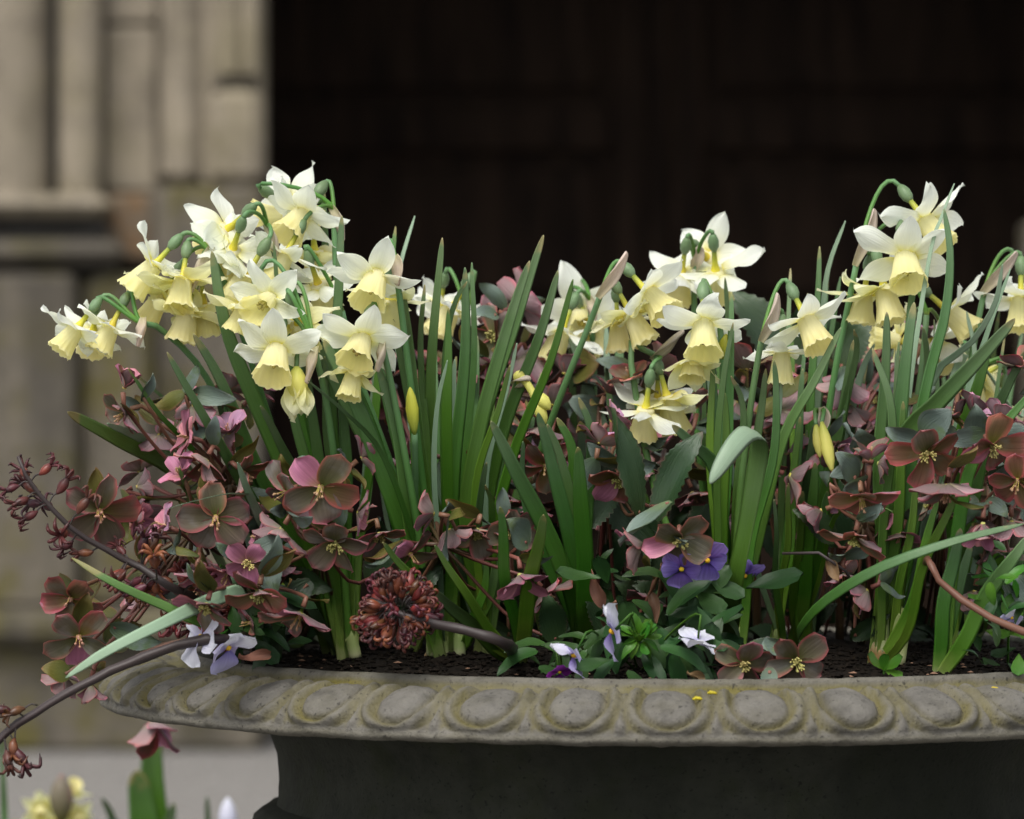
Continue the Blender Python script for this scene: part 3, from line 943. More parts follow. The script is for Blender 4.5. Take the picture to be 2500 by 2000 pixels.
for k, (pxs, Y, sp) in STEMS.items():
    t, b = PL[k]
    n = len(pxs)
    pts = [P(x, y, Y + (b.y / .8 - Y) * (i / n) ** 1.4) for i, (x, y) in enumerate(pxs)] + [b]
    tube('stem', list(reversed(pts)), [.0027, .0026, .0023, .0020], M['scape'], t, 9, 22)
    if sp:
        q = pts[0]
        tipp = P(pxs[0][0] + sp[0], pxs[0][1] + sp[1], Y - .004)
        dd = (tipp - q)
        L = sp[2] * MPP * .95
        e = q + dd.normalized() * L
        mid = q.lerp(e, .45) + Vector((.002, -.003, .003))
        blade(t, [q - dd.normalized() * .004 + Vector((0, -.002, 0)), mid, e], .0085, 'spathe', 'spathe', thick=.0004, yaw=rnd.uniform(-.6, .6), twist=1.4,
              chan=.9, n=12, tipf=.35, basew=.5)

# flowers: key, centre px, screen angle of the trumpet (90 = down), degrees toward the camera, size, depth offset, tone, reflex
FL = [
 ('A', 190, 799, 127, 14, .92, 0, 'w', .18), ('A', 272, 797, 116, 8, .92, .004, 'w', .0), ('A', 228, 806, 100, -35, .85, .03, 'w', 0),
 ('B', 376, 648, 132, 4, 1.0, 0, 'w', -.35), ('B', 446, 682, 96, 18, .98, -.01, 'c', .1), ('B', 398, 716, 122, -6, .9, .022, 'c', 0),
 ('B', 458, 763, 103, 4, .95, .004, 'c', 0), ('B', 497, 742, 86, -12, .9, .02, 'c', .15),
 ('C', 558, 560, 140, -32, 1.05, 0, 'w', 0), ('C', 569, 606, 112, -38, .98, -.012, 'w', -.1), ('C', 602, 672, 122, -6, 1.05, -.02, 'w', -.2),
 ('D', 742, 518, 124, 32, 1.08, -.01, 'w', .05), ('D', 703, 500, 30, -45, 1.05, .03, 'w', .1), ('D', 688, 528, 184, 12, .9, .03, 'w', 0),
 ('D', 768, 612, 86, -8, .95, .035, 'c', 0), ('D', 697, 622, 118, 12, .98, -.03, 'w', -.1),
 ('E', 659, 730, 138, 52, .98, .015, 'w', 0), ('E', 676, 852, 97, 42, 1.1, -.01, 'w', -.1), ('E', 602, 745, 112, 0, .95, .03, 'c', .1),
 ('E', 728, 790, 74, -38, .95, .02, 'c', .1),
 ('F', 920, 672, 108, 38, 1.08, 0, 'w', 0), ('F', 950, 734, 92, 4, .9, .03, 'c', .0),
 ('G', 884, 824, 106, 40, 1.06, 0, 'w', .05), ('G', 866, 902, 102, 16, .82, .012, 'c', .35),
 ('H', 776, 692, 72, -28, .95, 0, 'w', 0),
 ('I', 1104, 752, 120, 6, 1.0, 0, 'w', 0), ('I', 1075, 742, 100, -30, .9, .03, 'w', 0),
 ('J', 1580, 713, 50, 26, 1.05, 0, 'w', 0), ('J', 1538, 763, 62, 8, .95, .01, 'c', .0), ('J', 1508, 784, 86, 4, .85, .03, 'c', .1),
 ('K', 1374, 803, 112, -4, .95, -.01, 'w', .1), ('K', 1416, 762, 80, 55, 1.08, .03, 'w', 0), ('K', 1445, 795, 60, 2, .98, .02, 'w', .1),
 ('L', 1664, 664, 98, -30, .95, -.01, 'w', 0), ('L', 1747, 660, 84, -30, 1.0, -.01, 'w', .05), ('L', 1722, 628, 40, -62, 1.1, .025, 'w', .05),
 ('M', 1717, 786, 91, 30, 1.12, -.01, 'w', .05), ('M', 1694, 868, 96, 24, .85, .006, 'c', .6),
 ('N', 1577, 996, 97, -16, .98, -.02, 'w', .1), ('N', 1628, 966, 74, -4, .98, 0, 'c', .15), ('N', 1606, 968, 88, -30, .9, .018, 'w', 0),
 ('O', 1967, 777, 66, 28, 1.06, 0, 'w', 0), ('O', 1908, 857, 91, 0, .9, .02, 'w', -.02),
 ('P', 2256, 535, 56, 24, 1.1, .015, 'w', 0), ('P', 2210, 625, 88, 42, 1.14, -.03, 'w', 0), ('P', 2158, 700, 78, 12, 1.02, -.012, 'c', -.05),
 ('P', 2110, 718, 98, 2, .95, .012, 'c', -.2),
 ('Q', 2313, 758, 42, 8, 1.02, 0, 'w', .15), ('Q', 2280, 832, 60, -25, .92, .03, 'w', .1), ('Q', 2196, 834, 188, 6, .85, .05, 'c', 0),
 ('R', 2492, 727, 92, 14, 1.05, 0, 'w', 0), ('R', 2520, 700, 60, -10, .95, .03, 'w', 0),
 ('S', 2398, 918, 150, 4, .85, 0, 'c', .2), ('S', 2392, 912, 60, 4, .8, .02, 'c', .1), ('S', 2440, 990, 100, 0, .8, .02, 'c', .2),
]
for i, (k, x, y, an, tw, sz, dy, tone, rf) in enumerate(FL):
    t, b = PL[k]
    pxs, Y, sp = STEMS[k]
    R = random.Random(100 + i)
    node = P(*pxs[0], Y)
    n2 = P(*pxs[1], Y)
    narcissus_flower(t, P(x, y, Y + dy), axis(an, tw), sz * .97 * (1 + Y / 3.0 * .5), R.uniform(0, 6), tone, rf, R, node=node, ndir=(node - n2).normalized())

# closed and half open buds
def bud(parent, p0, p1, r, mat, name='bud'):
    c = [p0.lerp(p1, t) for t in (0, .12, .3, .55, .8, .95, 1)]
    V, F, U = tube_geo(c, None or (lambda f: r * [.25, .55, .85, 1, .72, .32, .05][min(6, int(round(f * 6)))]), 10)
    return wobj(name, V, F, M[mat], parent, U)
tE = PL['E'][0]
bc = P(728, 930, -.262)
narc_bud = bud(tE, P(724, 895, -.26), P(728, 985, -.264), .007, 'bud_yellow')
for k in range(6):
    an = k * PI / 3 + .3
    mm = (Matrix.Translation(P(726, 918, -.262)) @ Matrix.Rotation(an, 4, 'Z') @ Matrix.Rotation(math.radians(72), 4, 'Y')
          @ Matrix.Rotation(rnd.uniform(-.15, .15), 4, 'X') @ Matrix.Diagonal((.82, .9, .9, 1)))
    obj('tepal', TEP['c'][k % 7], narc_bud, mm)
tube('pedicel', [P(770, 860, -.26), P(752, 840, -.26), P(728, 850, -.26), P(724, 897, -.26)], .0016, M['scape'], tE, 7, 12)
t = PL['T'][0]
bud(t, P(1992, 1035, -.21), P(2002, 1118, -.214), .0036, 'bud_yellow')
bud(t, P(2006, 1030, -.212), P(2032, 1152, -.22), .0043, 'bud_yellow')
tube('pedicel', [P(2003, 1010, -.2), P(1990, 1000, -.205), P(1992, 1038, -.21)], .0014, M['scape'], t, 6, 8)
tube('pedicel', [P(2003, 1010, -.2), P(2012, 1000, -.205), P(2006, 1033, -.212)], .0014, M['scape'], t, 6, 8)
t = PL['U'][0]
bud(t, P(1012, 1062, -.22), P(1001, 945, -.225), .0044, 'bud_green')
t = PL['V'][0]
bud(t, P(1262, 935, -.20), P(1272, 905, -.205), .004, 'bud_yellow')
tube('pedicel', [P(1262, 935, -.2), P(1268, 918, -.203), P(1292, 945, -.207), P(1312, 985, -.21)], .0026, M['bud_yellow'], t, 7, 12)
bud(t, P(1308, 958, -.21), P(1343, 1000, -.215), .0046, 'bud_yellow')
bud(t, P(1305, 975, -.21), P(1333, 1035, -.212), .0042, 'bud_yellow')
t = PL['M'][0]
bud(t, P(1762, 880, -.215), P(1773, 815, -.22), .0042, 'bud_green')

# leaves: key, pixels from tip down, width px, depth at tip, material, yaw deg (optional)
LV = [
 ('B', [(517, 613), (556, 800), (640, 1030), (760, 1330)], 40, -.24, 'blade'), ('A', [(472, 815), (540, 935), (650, 1180), (770, 1420)], 36, -.22, 'blade'),
 ('A', [(408, 860), (505, 1035), (610, 1200), (740, 1400)], 30, -.30, 'blade'), ('D', [(835, 527), (822, 760), (815, 1000), (846, 1350)], 33, -.20, 'blade'),
 ('D', [(966, 553), (955, 660), (925, 900), (880, 1300)], 21, -.08, 'blade_bright'), ('D', [(1013, 527), (980, 630), (945, 780), (880, 1250)], 14, -.06, 'blade_pale'),
 ('C', [(648, 632), (668, 720), (730, 960), (810, 1350)], 34, -.14, 'blade'), ('C', [(700, 480), (702, 600), (735, 900), (815, 1350)], 26, -.10, 'blade'),
 ('C', [(788, 450), (792, 560), (800, 800), (830, 1300)], 26, -.08, 'blade'), ('C', [(668, 590), (682, 720), (720, 900), (800, 1300)], 18, -.22, 'blade'),
 ('B', [(636, 991), (680, 1070), (740, 1200), (800, 1450)], 28, -.27, 'blade'), ('E', [(700, 880), (718, 1000), (770, 1250)], 28, -.22, 'blade'),
 ('E', [(746, 880), (760, 1000), (800, 1260)], 30, -.23, 'blade'), ('E', [(792, 870), (800, 1000), (822, 1280)], 26, -.21, 'blade'),
 ('E', [(835, 900), (840, 1040), (846, 1300)], 30, -.2, 'blade'), ('E', [(690, 830), (720, 960), (780, 1220)], 22, -.18, 'blade_bright'),
 ('B', [(580, 1130), (605, 1200), (645, 1290), (740, 1450)], 26, -.30, 'blade_pale'), ('B', [(530, 980), (560, 1050), (660, 1260)], 22, -.2, 'blade'),
 ('A', [(313, 900), (385, 1005), (478, 1100), (640, 1330)], 15, -.26, 'blade_bright'), ('A', [(320, 905), (400, 970), (500, 1050), (650, 1250)], 13, -.14, 'blade'),
 ('ZA', [(165, 1006), (290, 1075), (440, 1160), (560, 1320)], 46, -.30, 'blade_bright'), ('ZA', [(262, 1034), (350, 1072), (450, 1135), (570, 1320)], 34, -.26, 'blade_pale'),
 ('ZA', [(435, 1143), (462, 1210), (520, 1330), (590, 1450)], 30, -.31, 'blade_bright'),
 ('ZA', [(160, 1655), (260, 1590), (400, 1520), (520, 1465), (610, 1455)], 44, (-.44, -.44, -.42, -.34, -.28), 'blade_pale'),
 ('ZA', [(175, 1362), (270, 1420), (400, 1480), (520, 1530)], 34, (-.38, -.39, -.38, -.32), 'blade_bright'),
 ('ZA', [(402, 1245), (470, 1225), (585, 1206), (650, 1260)], 10, (-.42, -.41, -.30, -.12), 'blade_pale'), ('ZA', [(390, 1300), (450, 1400), (540, 1480)], 26, -.2, 'blade'),
 ('G', [(690, 770), (775, 850), (890, 1060), (1010, 1320)], 42, -.22, 'blade'), ('G', [(752, 930), (840, 1005), (930, 1110), (1020, 1330)], 14, -.33, 'blade'),
 ('G', [(790, 830), (880, 1010), (960, 1210), (1030, 1430)], 44, -.26, 'blade'), ('G', [(850, 900), (900, 1040), (960, 1220), (1030, 1450)], 40, -.24, 'blade_bright'),
 ('G', [(925, 900), (960, 1030), (1000, 1250), (1040, 1450)], 34, -.26, 'blade'), ('F', [(985, 700), (1005, 880), (1045, 1180), (1060, 1420)], 22, -.22, 'blade'),
 ('F', [(960, 780), (985, 900), (1035, 1150), (1062, 1420)], 26, -.22, 'blade'), ('F', [(1037, 695), (1028, 850), (1040, 1100), (1064, 1420)], 20, -.2, 'blade'),
 ('F', [(900, 790), (940, 950), (990, 1150), (1045, 1420)], 30, -.2, 'blade'), ('F', [(995, 800), (1000, 960), (1020, 1200), (1050, 1450)], 22, -.19, 'blade_bright'),
 ('U', [(1080, 581), (1066, 760), (1050, 1000), (1040, 1300)], 29, -.24, 'blade'), ('U', [(1095, 752), (1092, 960), (1100, 1200), (1070, 1430)], 32, -.28, 'blade_bright'),
 ('H', [(1135, 653), (1132, 860), (1112, 1150), (1100, 1400)], 32, -.22, 'blade'), ('H', [(1152, 641), (1156, 860), (1140, 1120), (1110, 1420)], 21, -.2, 'blade'),
 ('H', [(1092, 880), (1068, 1000), (1062, 1200), (1075, 1430)], 16, -.28, 'blade_pale'), ('H', [(1140, 688), (1110, 740), (1090, 850), (1085, 1200)], 18, -.23, 'blade'),
 ('V', [(1327, 574), (1270, 740), (1195, 980), (1150, 1220), (1165, 1420)], 30, -.19, 'blade'), ('V', [(1293, 637), (1240, 800), (1170, 1020), (1140, 1240), (1165, 1430)], 34, -.25, 'blade'),
 ('V', [(1362, 661), (1310, 840), (1230, 1040), (1180, 1250), (1180, 1430)], 36, -.22, 'blade'), ('V', [(1399, 682), (1340, 890), (1265, 1080), (1210, 1270), (1190, 1430)], 28, -.26, 'blade_bright'),
 ('V', [(1262, 838), (1235, 960), (1190, 1160), (1180, 1400)], 16, -.24, 'blade_pale'), ('V', [(1245, 892), (1215, 1000), (1170, 1180), (1165, 1420)], 20, -.27, 'blade_bright'),
 ('I', [(1188, 1130), (1170, 1230), (1140, 1420)], 22, -.27, 'blade'), ('I', [(1185, 1185), (1198, 1240), (1190, 1420)], 18, -.3, 'blade_bright'),
 ('I', [(1130, 900), (1128, 1050), (1120, 1350)], 24, -.1, 'blade_bright'), ('I', [(1165, 820), (1160, 1000), (1130, 1350)], 22, -.05, 'blade'),
 ('W', [(1199, 1028), (1255, 1140), (1330, 1275), (1400, 1480)], 42, -.32, 'blade'), ('W', [(1314, 1008), (1345, 1120), (1390, 1290), (1415, 1480)], 40, -.32, 'blade'),
 ('W', [(1336, 1036), (1375, 1130), (1408, 1280), (1420, 1480)], 28, -.28, 'blade'), ('W', [(1360, 1020), (1395, 1100), (1405, 1240), (1425, 1480)], 34, -.25, 'blade_bright'),
 ('W', [(1413, 971), (1440, 1050), (1436, 1200), (1430, 1460)], 28, -.24, 'blade'), ('W', [(1411, 1092), (1418, 1200), (1424, 1330), (1428, 1500)], 44, -.34, 'blade_bright'),
 ('W', [(1277, 1078), (1278, 1180), (1320, 1350), (1405, 1530)], 28, -.27, 'blade'),
 ('X', [(1221, 1238), (1232, 1360), (1250, 1500)], 30, -.35, 'blade_bright'), ('X', [(1327, 1257), (1310, 1360), (1280, 1510)], 38, -.36, 'blade_bright'),
 ('X', [(1062, 1332), (1115, 1420), (1190, 1530)], 28, -.35, 'blade_bright'), ('X', [(1066, 1445), (1110, 1490), (1190, 1565)], 34, -.31, 'blade'),
 ('X', [(935, 1324), (975, 1375), (1060, 1450), (1180, 1560)], 24, -.33, 'blade_bright'),
 ('H', [(1190, 1365), (1180, 1440), (1150, 1540)], 24, -.2, 'blade_bright'), ('H', [(1215, 1330), (1205, 1420), (1150, 1550)], 22, -.18, 'blade'),
 # around the folded leaf
 ('N', [(1641, 1038), (1690, 1085), (1745, 1150), (1770, 1350)], 36, -.28, 'blade'),
 ('L', [(1770, 678), (1778, 800), (1765, 1050), (1748, 1380)], 22, -.10, 'blade'), ('M', [(1786, 712), (1786, 900), (1768, 1200), (1755, 1450)], 25, -.23, 'blade'),
 ('M', [(1790, 788), (1766, 930), (1752, 1150), (1748, 1430)], 17, -.27, 'blade'), ('N', [(1785, 918), (1812, 1000), (1806, 1200), (1785, 1450)], 22, -.25, 'blade'),
 ('M', [(1740, 880), (1738, 1050), (1744, 1300), (1750, 1450)], 22, -.22, 'blade_bright'), ('M', [(1770, 960), (1772, 1150), (1762, 1400)], 30, -.24, 'blade_bright'),
 ('L', [(1480, 790), (1486, 900), (1520, 1100), (1640, 1400)], 24, 0, 'blade_pale'), ('L', [(1480, 890), (1488, 960), (1530, 1130), (1650, 1400)], 26, -.03, 'blade'),
 ('L', [(1520, 790), (1512, 900), (1530, 1100), (1640, 1420)], 34, .03, 'blade'), ('L', [(1385, 810), (1410, 870), (1480, 1050), (1600, 1400)], 24, .02, 'blade_pale'),
 ('O', [(1890, 880), (1893, 960), (1880, 1150), (1830, 1380)], 24, -.28, 'blade'), ('O', [(2053, 800), (1990, 930), (1905, 1090), (1830, 1400)], 28, -.26, 'blade'),
 ('O', [(1905, 900), (1902, 1000), (1870, 1200), (1815, 1420)], 14, -.22, 'blade_pale'), ('O', [(1870, 900), (1852, 1060), (1820, 1300)], 26, -.2, 'blade'),
 ('O', [(1835, 1180), (1820, 1300), (1800, 1480)], 26, -.22, 'blade_bright'), ('O', [(1815, 1060), (1812, 1250), (1795, 1450)], 24, -.2, 'blade'),
 ('ZB', [(1930, 655), (1925, 760), (1920, 1000), (1900, 1350)], 17, -.06, 'blade'), ('ZB', [(1960, 900), (1945, 1100), (1915, 1400)], 22, -.16, 'blade'),
 ('ZB', [(1925, 1180), (1920, 1300), (1905, 1480)], 20, -.22, 'blade_bright'), ('ZB', [(1890, 1220), (1895, 1340), (1900, 1480)], 18, -.24, 'blade'),
 ('ZB', [(1972, 716), (1966, 850), (1940, 1100), (1905, 1400)], 12, -.05, 'blade'),
 ('P', [(2001, 602), (1996, 740), (1985, 950), (1965, 1250), (1960, 1450)], 21, -.10, 'blade'), ('P', [(2064, 539), (2022, 660), (2008, 800), (1985, 1100), (1965, 1430)], 17, -.08, 'blade_pale'),
 ('P', [(2052, 675), (2030, 800), (2000, 1020), (1970, 1400)], 18, -.06, 'blade'), ('P', [(2085, 830), (2065, 960), (2015, 1180), (1975, 1440)], 30, -.2, 'blade'),
 ('P', [(2085, 805), (2092, 860), (2065, 1000), (2030, 1180), (1980, 1440)], 22, -.22, 'blade'), ('P', [(2022, 670), (2012, 800), (1995, 1000), (1970, 1400)], 12, -.05, 'blade'),
 ('P', [(2135, 840), (2095, 930), (2040, 1150), (1985, 1450)], 26, -.1, 'blade_pale'),
 ('T', [(1985, 1040), (1972, 1180), (1955, 1400)], 28, -.2, 'blade'), ('T', [(1990, 1130), (1980, 1280), (1960, 1470)], 34, -.22, 'blade_bright'),
 ('T', [(2020, 1200), (2000, 1330), (1965, 1490)], 38, -.2, 'blade_bright'), ('T', [(1960, 1200), (1950, 1320), (1940, 1480)], 26, -.21, 'blade_bright'),
 ('T', [(2500, 1279), (2330, 1322), (2150, 1385), (2010, 1465), (1955, 1535)], 28, (-.40, -.41, -.40, -.35, -.28), 'blade'),
 ('Y', [(2245, 556), (2240, 640), (2215, 800), (2190, 1080), (2160, 1400)], 20, -.14, 'blade'), ('Y', [(2165, 762), (2160, 900), (2152, 1150), (2150, 1450)], 32, -.26, 'blade'),
 ('Y', [(2232, 738), (2215, 860), (2195, 1060), (2165, 1400)], 40, -.24, 'blade'), ('Y', [(2305, 510), (2320, 620), (2306, 760), (2262, 920), (2225, 1150), (2190, 1450)], 27, -.22, 'blade'),
 ('Y', [(2330, 448), (2298, 530), (2272, 600), (2240, 800), (2200, 1200)], 13, -.16, 'blade_pale'), ('Q', [(2448, 645), (2428, 745), (2370, 840), (2280, 920), (2220, 1150)], 22, -.2, 'blade_pale'),
 ('Q', [(2467, 656), (2430, 760), (2395, 870), (2330, 1050), (2230, 1350)], 15, -.18, 'blade_pale'), ('Y', [(2478, 778), (2400, 862), (2280, 985), (2195, 1090), (2170, 1350)], 48, -.27, 'blade'),
 ('Q', [(2255, 800), (2262, 900), (2240, 1100), (2200, 1400)], 24, -.22, 'blade'), ('Y', [(2130, 850), (2172, 1000), (2165, 1250), (2152, 1460)], 24, -.28, 'blade'),
 ('Y', [(2205, 980), (2200, 1150), (2170, 1420)], 30, -.25, 'blade_bright'), ('Y', [(2240, 1130), (2225, 1250), (2195, 1470)], 22, -.26, 'blade_bright'),
 ('Y', [(2345, 1180), (2300, 1290), (2240, 1420), (2205, 1560)], 24, -.32, 'blade_bright'), ('Y', [(2290, 1220), (2260, 1330), (2215, 1500)], 26, -.3, 'blade_bright'),
 ('R', [(2412, 860), (2385, 950), (2345, 1080), (2325, 1400)], 42, -.22, 'blade_bright'), ('R', [(2510, 850), (2450, 960), (2400, 1090), (2350, 1400)], 34, -.2, 'blade'),
 ('Z', [(2530, 945), (2440, 1050), (2370, 1150), (2320, 1400)], 32, -.3, 'blade_bright'), ('R', [(2360, 760), (2380, 900), (2350, 1200)], 18, -.1, 'blade_pale'),
 ('R', [(2500, 1000), (2480, 1010), (2350, 870), (2300, 1200)], 22, -.02, 'blade_pale'),
 ('Z', [(2345, 1290), (2320, 1400), (2300, 1540)], 36, -.3, 'blade'), ('Z', [(2510, 1310), (2440, 1410), (2360, 1550)], 38, -.33, 'blade'),
 ('Z', [(2370, 1330), (2345, 1420), (2310, 1550)], 30, -.27, 'blade'), ('S', [(2470, 1250), (2450, 1380), (2400, 1530)], 28, -.2, 'blade_bright'),
 ('T', [(2179, 1250), (2130, 1232), (2075, 1232), (2030, 1290), (1985, 1450)], 12, -.32, 'blade_bright'),
 ('S', [(2490, 880), (2440, 1000), (2400, 1250)], 24, 0, 'blade'), ('S', [(2440, 760), (2420, 900), (2390, 1200)], 16, .02, 'blade'),
 ('K', [(1392, 820), (1400, 950), (1400, 1200)], 22, .05, 'blade'), ('K', [(1432, 860), (1428, 1000), (1410, 1250)], 20, .04, 'blade_pale'),
]
for i, (k, px, wpx, Yt, mt) in enumerate(LV):
    R = random.Random(500 + i)
    t, b = PL[k]
    jb = Vector((R.uniform(-.006, .006), R.uniform(-.005, .005), 0))
    n = len(px)
    if isinstance(Yt, tuple):
        pts = [P(x, y, q) for (x, y), q in zip(px, Yt)] + [b + jb]
        Yt = Yt[0]
        R.flat = True
    else:
        R.flat = False
        pts = [P(x, y, Yt + (b.y / .8 - Yt) * (j / n) ** 1.3) for j, (x, y) in enumerate(px)] + [b + jb]
    if k not in ('ZA',): pts[-1] = b + jb
    yaw = R.uniform(-.45, .45)
    wd = wpx * MPP * (3 + Yt) / 3 * 1.06 / math.cos(yaw)
    blade(t, list(reversed(pts)), wd, mt, thick=.0004 if R.flat else .0010, yaw=0 if R.flat else yaw, twist=0 if R.flat else R.uniform(-.3, .3), chan=-.06 if R.flat else R.uniform(.04, .22), tipf=R.uniform(.4, .62), wob=R)
R = random.Random(61)
for i in range(58):
    k = R.choice(['B', 'C', 'D', 'E', 'F', 'G', 'U', 'H', 'V', 'I', 'L', 'M', 'O', 'ZB', 'P', 'T', 'Y', 'Q', 'R', 'S'])
    t, b = PL[k]
    bx, by = BASES[k][0]
    lean = R.gauss(-40 if bx < 900 else (60 if bx > 2100 else 0), 85)
    top = R.uniform(760, 1080)
    Yt = b.y / .8 + R.uniform(-.04, .10)
    n = 3
    px = [(bx + lean, top), (bx + lean * .62, top * .62 + by * .38), (bx + lean * .25, top * .25 + by * .75)]
    pts = [P(x, y, Yt + (b.y / .8 - Yt) * (j / n) ** 1.3) for j, (x, y) in enumerate(px)] + [b + Vector((R.uniform(-.008, .008), R.uniform(-.004, .008), 0))]
    blade(t, list(reversed(pts)), R.uniform(13, 24) * MPP, R.choice(['blade', 'blade', 'blade_bright', 'blade_pale']), thick=.0009, yaw=R.uniform(-.6, .6),
          twist=R.uniform(-.7, .7), chan=R.uniform(.04, .22), tipf=R.uniform(.4, .62), wob=R)
# the long leaf folded over, underside up
t, b = PL['N']
pts = [b, P(1790, 1450, -.27), P(1825, 1270, -.29), P(1853, 1110, -.30), P(1852, 1066, -.315), P(1826, 1056, -.335), P(1790, 1092, -.352), P(1752, 1150, -.36), P(1733, 1182, -.362)]
V, F, U = blade_geo(pts, .0132, thick=.0012, chan=.10, n=34, tipf=.86, wfix=(Vector((.75, -.66, 0)), Vector((.8, 0, -.6))))
wobj('leaf', V, F, [M['blade'], M['blade_pale']], t, U, True, [0 if (i % 12) < 6 else 1 for i in range(len(F))])
# pale sheaths and papery bulbs at the foot of some plants
def sheath(key, px0, py0, px1, py1, wpx, Y):
    t, b = PL[key]
    a_, c_ = P(px0, py0, Y), P(px1, py1, Y)
    V, F, U = tube_geo([a_, a_.lerp(c_, .5), c_], [wpx * MPP * .47, wpx * MPP * .45, wpx * MPP * .42], 10, 6)
    V = [v if i < len(V) - 10 else v + Vector((0, 0, .005 * math.sin(i * 2.1))) for i, v in enumerate(V)]
    wobj('sheath', V, F, M['sheath'], t, U)
def bulb(key, px, py, rpx, Y):
    t, b = PL[key]
    c = P(px, py, Y)
    r = rpx * MPP * .9
    V, F, U = tube_geo([c + Vector((0, 0, -r * 1.1)), c + Vector((0, 0, -r * .7)), c, c + Vector((0, 0, r * .7)), c + Vector((0, 0, r * 1.25))],
                       [r * .6, r * .95, r, r * .85, r * .5], 14, 10)
    V = [v + Vector((1, 1, .3)) * .0016 * noise.noise(v * 180) for v in V]
    wobj('bulb', V, F, M['bulb'], t, U)
def bY(k): return PL[k][1].y / .8
sheath('Y', 2152, 1596, 2153, 1490, 37, bY('Y') - .002); sheath('Y', 2180, 1590, 2196, 1492, 26, bY('Y') - .006)
sheath('Y', 2198, 1622, 2214, 1515, 24, bY('Y') - .012)
bulb('Y', 2150, 1604, 34, bY('Y') + .002); bulb('Y', 2180, 1612, 30, bY('Y') + .004)
sheath('G', 1052, 1600, 1050, 1545, 24, bY('G') - .006); sheath('F', 1086, 1600, 1082, 1560, 24, bY('F') - .012)
sheath('H', 1122, 1600, 1120, 1550, 32, bY('H') - .012); sheath('I', 1160, 1610, 1172, 1560, 26, bY('I') - .02)
bulb('G', 1056, 1612, 22, bY('G')); bulb('H', 1122, 1618, 20, bY('H') - .01)
sheath('E', 868, 1606, 856, 1548, 34, bY('E') - .008); sheath('C', 838, 1596, 824, 1545, 26, bY('C') - .004)
sheath('O', 1800, 1600, 1808, 1540, 30, bY('O') - .006); sheath('M', 1760, 1640, 1757, 1605, 26, bY('M') - .008)
sheath('ZB', 1895, 1590, 1897, 1545, 28, bY('ZB') - .005); sheath('T', 1952, 1590, 1955, 1540, 30, bY('T') - .006)

# ------------------------------------------------------------------ hellebores
def sep_set(mt):
    return [petal('sepal', .0250 * a_, .0192 * b_, [M[mt], M['sepal_under']], f_sepal, 6, 7, cu, cv, tp, tw, wv, sd, thick=.0005, start=.0012)
            for a_, b_, cu, cv, tp, tw, wv, sd in
            [(1, 1, .16, .0, -.10, .1, .03, 11), (.96, 1.04, .10, .10, -.2, -.15, .05, 12), (1.05, .9, .2, -.08, .05, .2, .05, 13), (1, 1.1, .06, .06, -.05, -.1, .06, 14),
             (1.04, .82, .26, .02, -.12, .3, .05, 15)]]
SEP = [sep_set('sep0'), sep_set('sep1'), sep_set('sep2'), sep_set('sep3')]
def stam_mesh(n, r, L, seed, mat, thickr=.00028):
    R = random.Random(seed)
    pp = []
    for i in range(n):
        an, q = R.uniform(0, 6.28), R.uniform(.15, 1) ** .7
        e = Vector((math.cos(an) * r * q, math.sin(an) * r * q, L * R.uniform(.7, 1.1)))
        s = Vector((math.cos(an) * .0012, math.sin(an) * .0012, .0005))
        m_ = s.lerp(e, .55) + Vector((0, 0, L * .15))
        pp.append((*tube_geo([s, m_, e - (e - m_) * .12, e], [thickr, thickr, thickr * 2.6, thickr * 1.6], 4), 0))
    pp.append((*tube_geo([(0, 0, .0006), (0, 0, .0025), (0, 0, .005)], [.0022, .0022, .0008], 8), 0))
    v, f, u, _ = merge(pp)
    return mk('stamens', v, f, M[mat], u)
HST = [stam_mesh(26, .0062, .0085, 1, 'stamen', .0003), stam_mesh(30, .0055, .0075, 2, 'stamen', .00034), stam_mesh(7, .0035, .013, 3, 'pistil', .0004), stam_mesh(5, .0025, .012, 4, 'pistil', .00045)]

def hleaf_set(mt, L, W, saw=.28):
    return [petal('leaf', L, W, [M[mt]], f_leaf, 6, 26, cu, cv, tp, tw, wv, sd, saw, 13, thick=.0005, fold=fo)
            for cu, cv, tp, tw, wv, sd, fo in [(.1, -.15, -.2, .2, .03, 21, .15), (.16, .1, -.3, -.3, .04, 22, .25), (.05, -.3, .1, .5, .05, 23, .1)]]
HLEAF = {'d': hleaf_set('hleaf', .060, .024), 'b': hleaf_set('hleaf_blue', .036, .018, .12), 'o': hleaf_set('hleaf_olive', .034, .018, .1)}

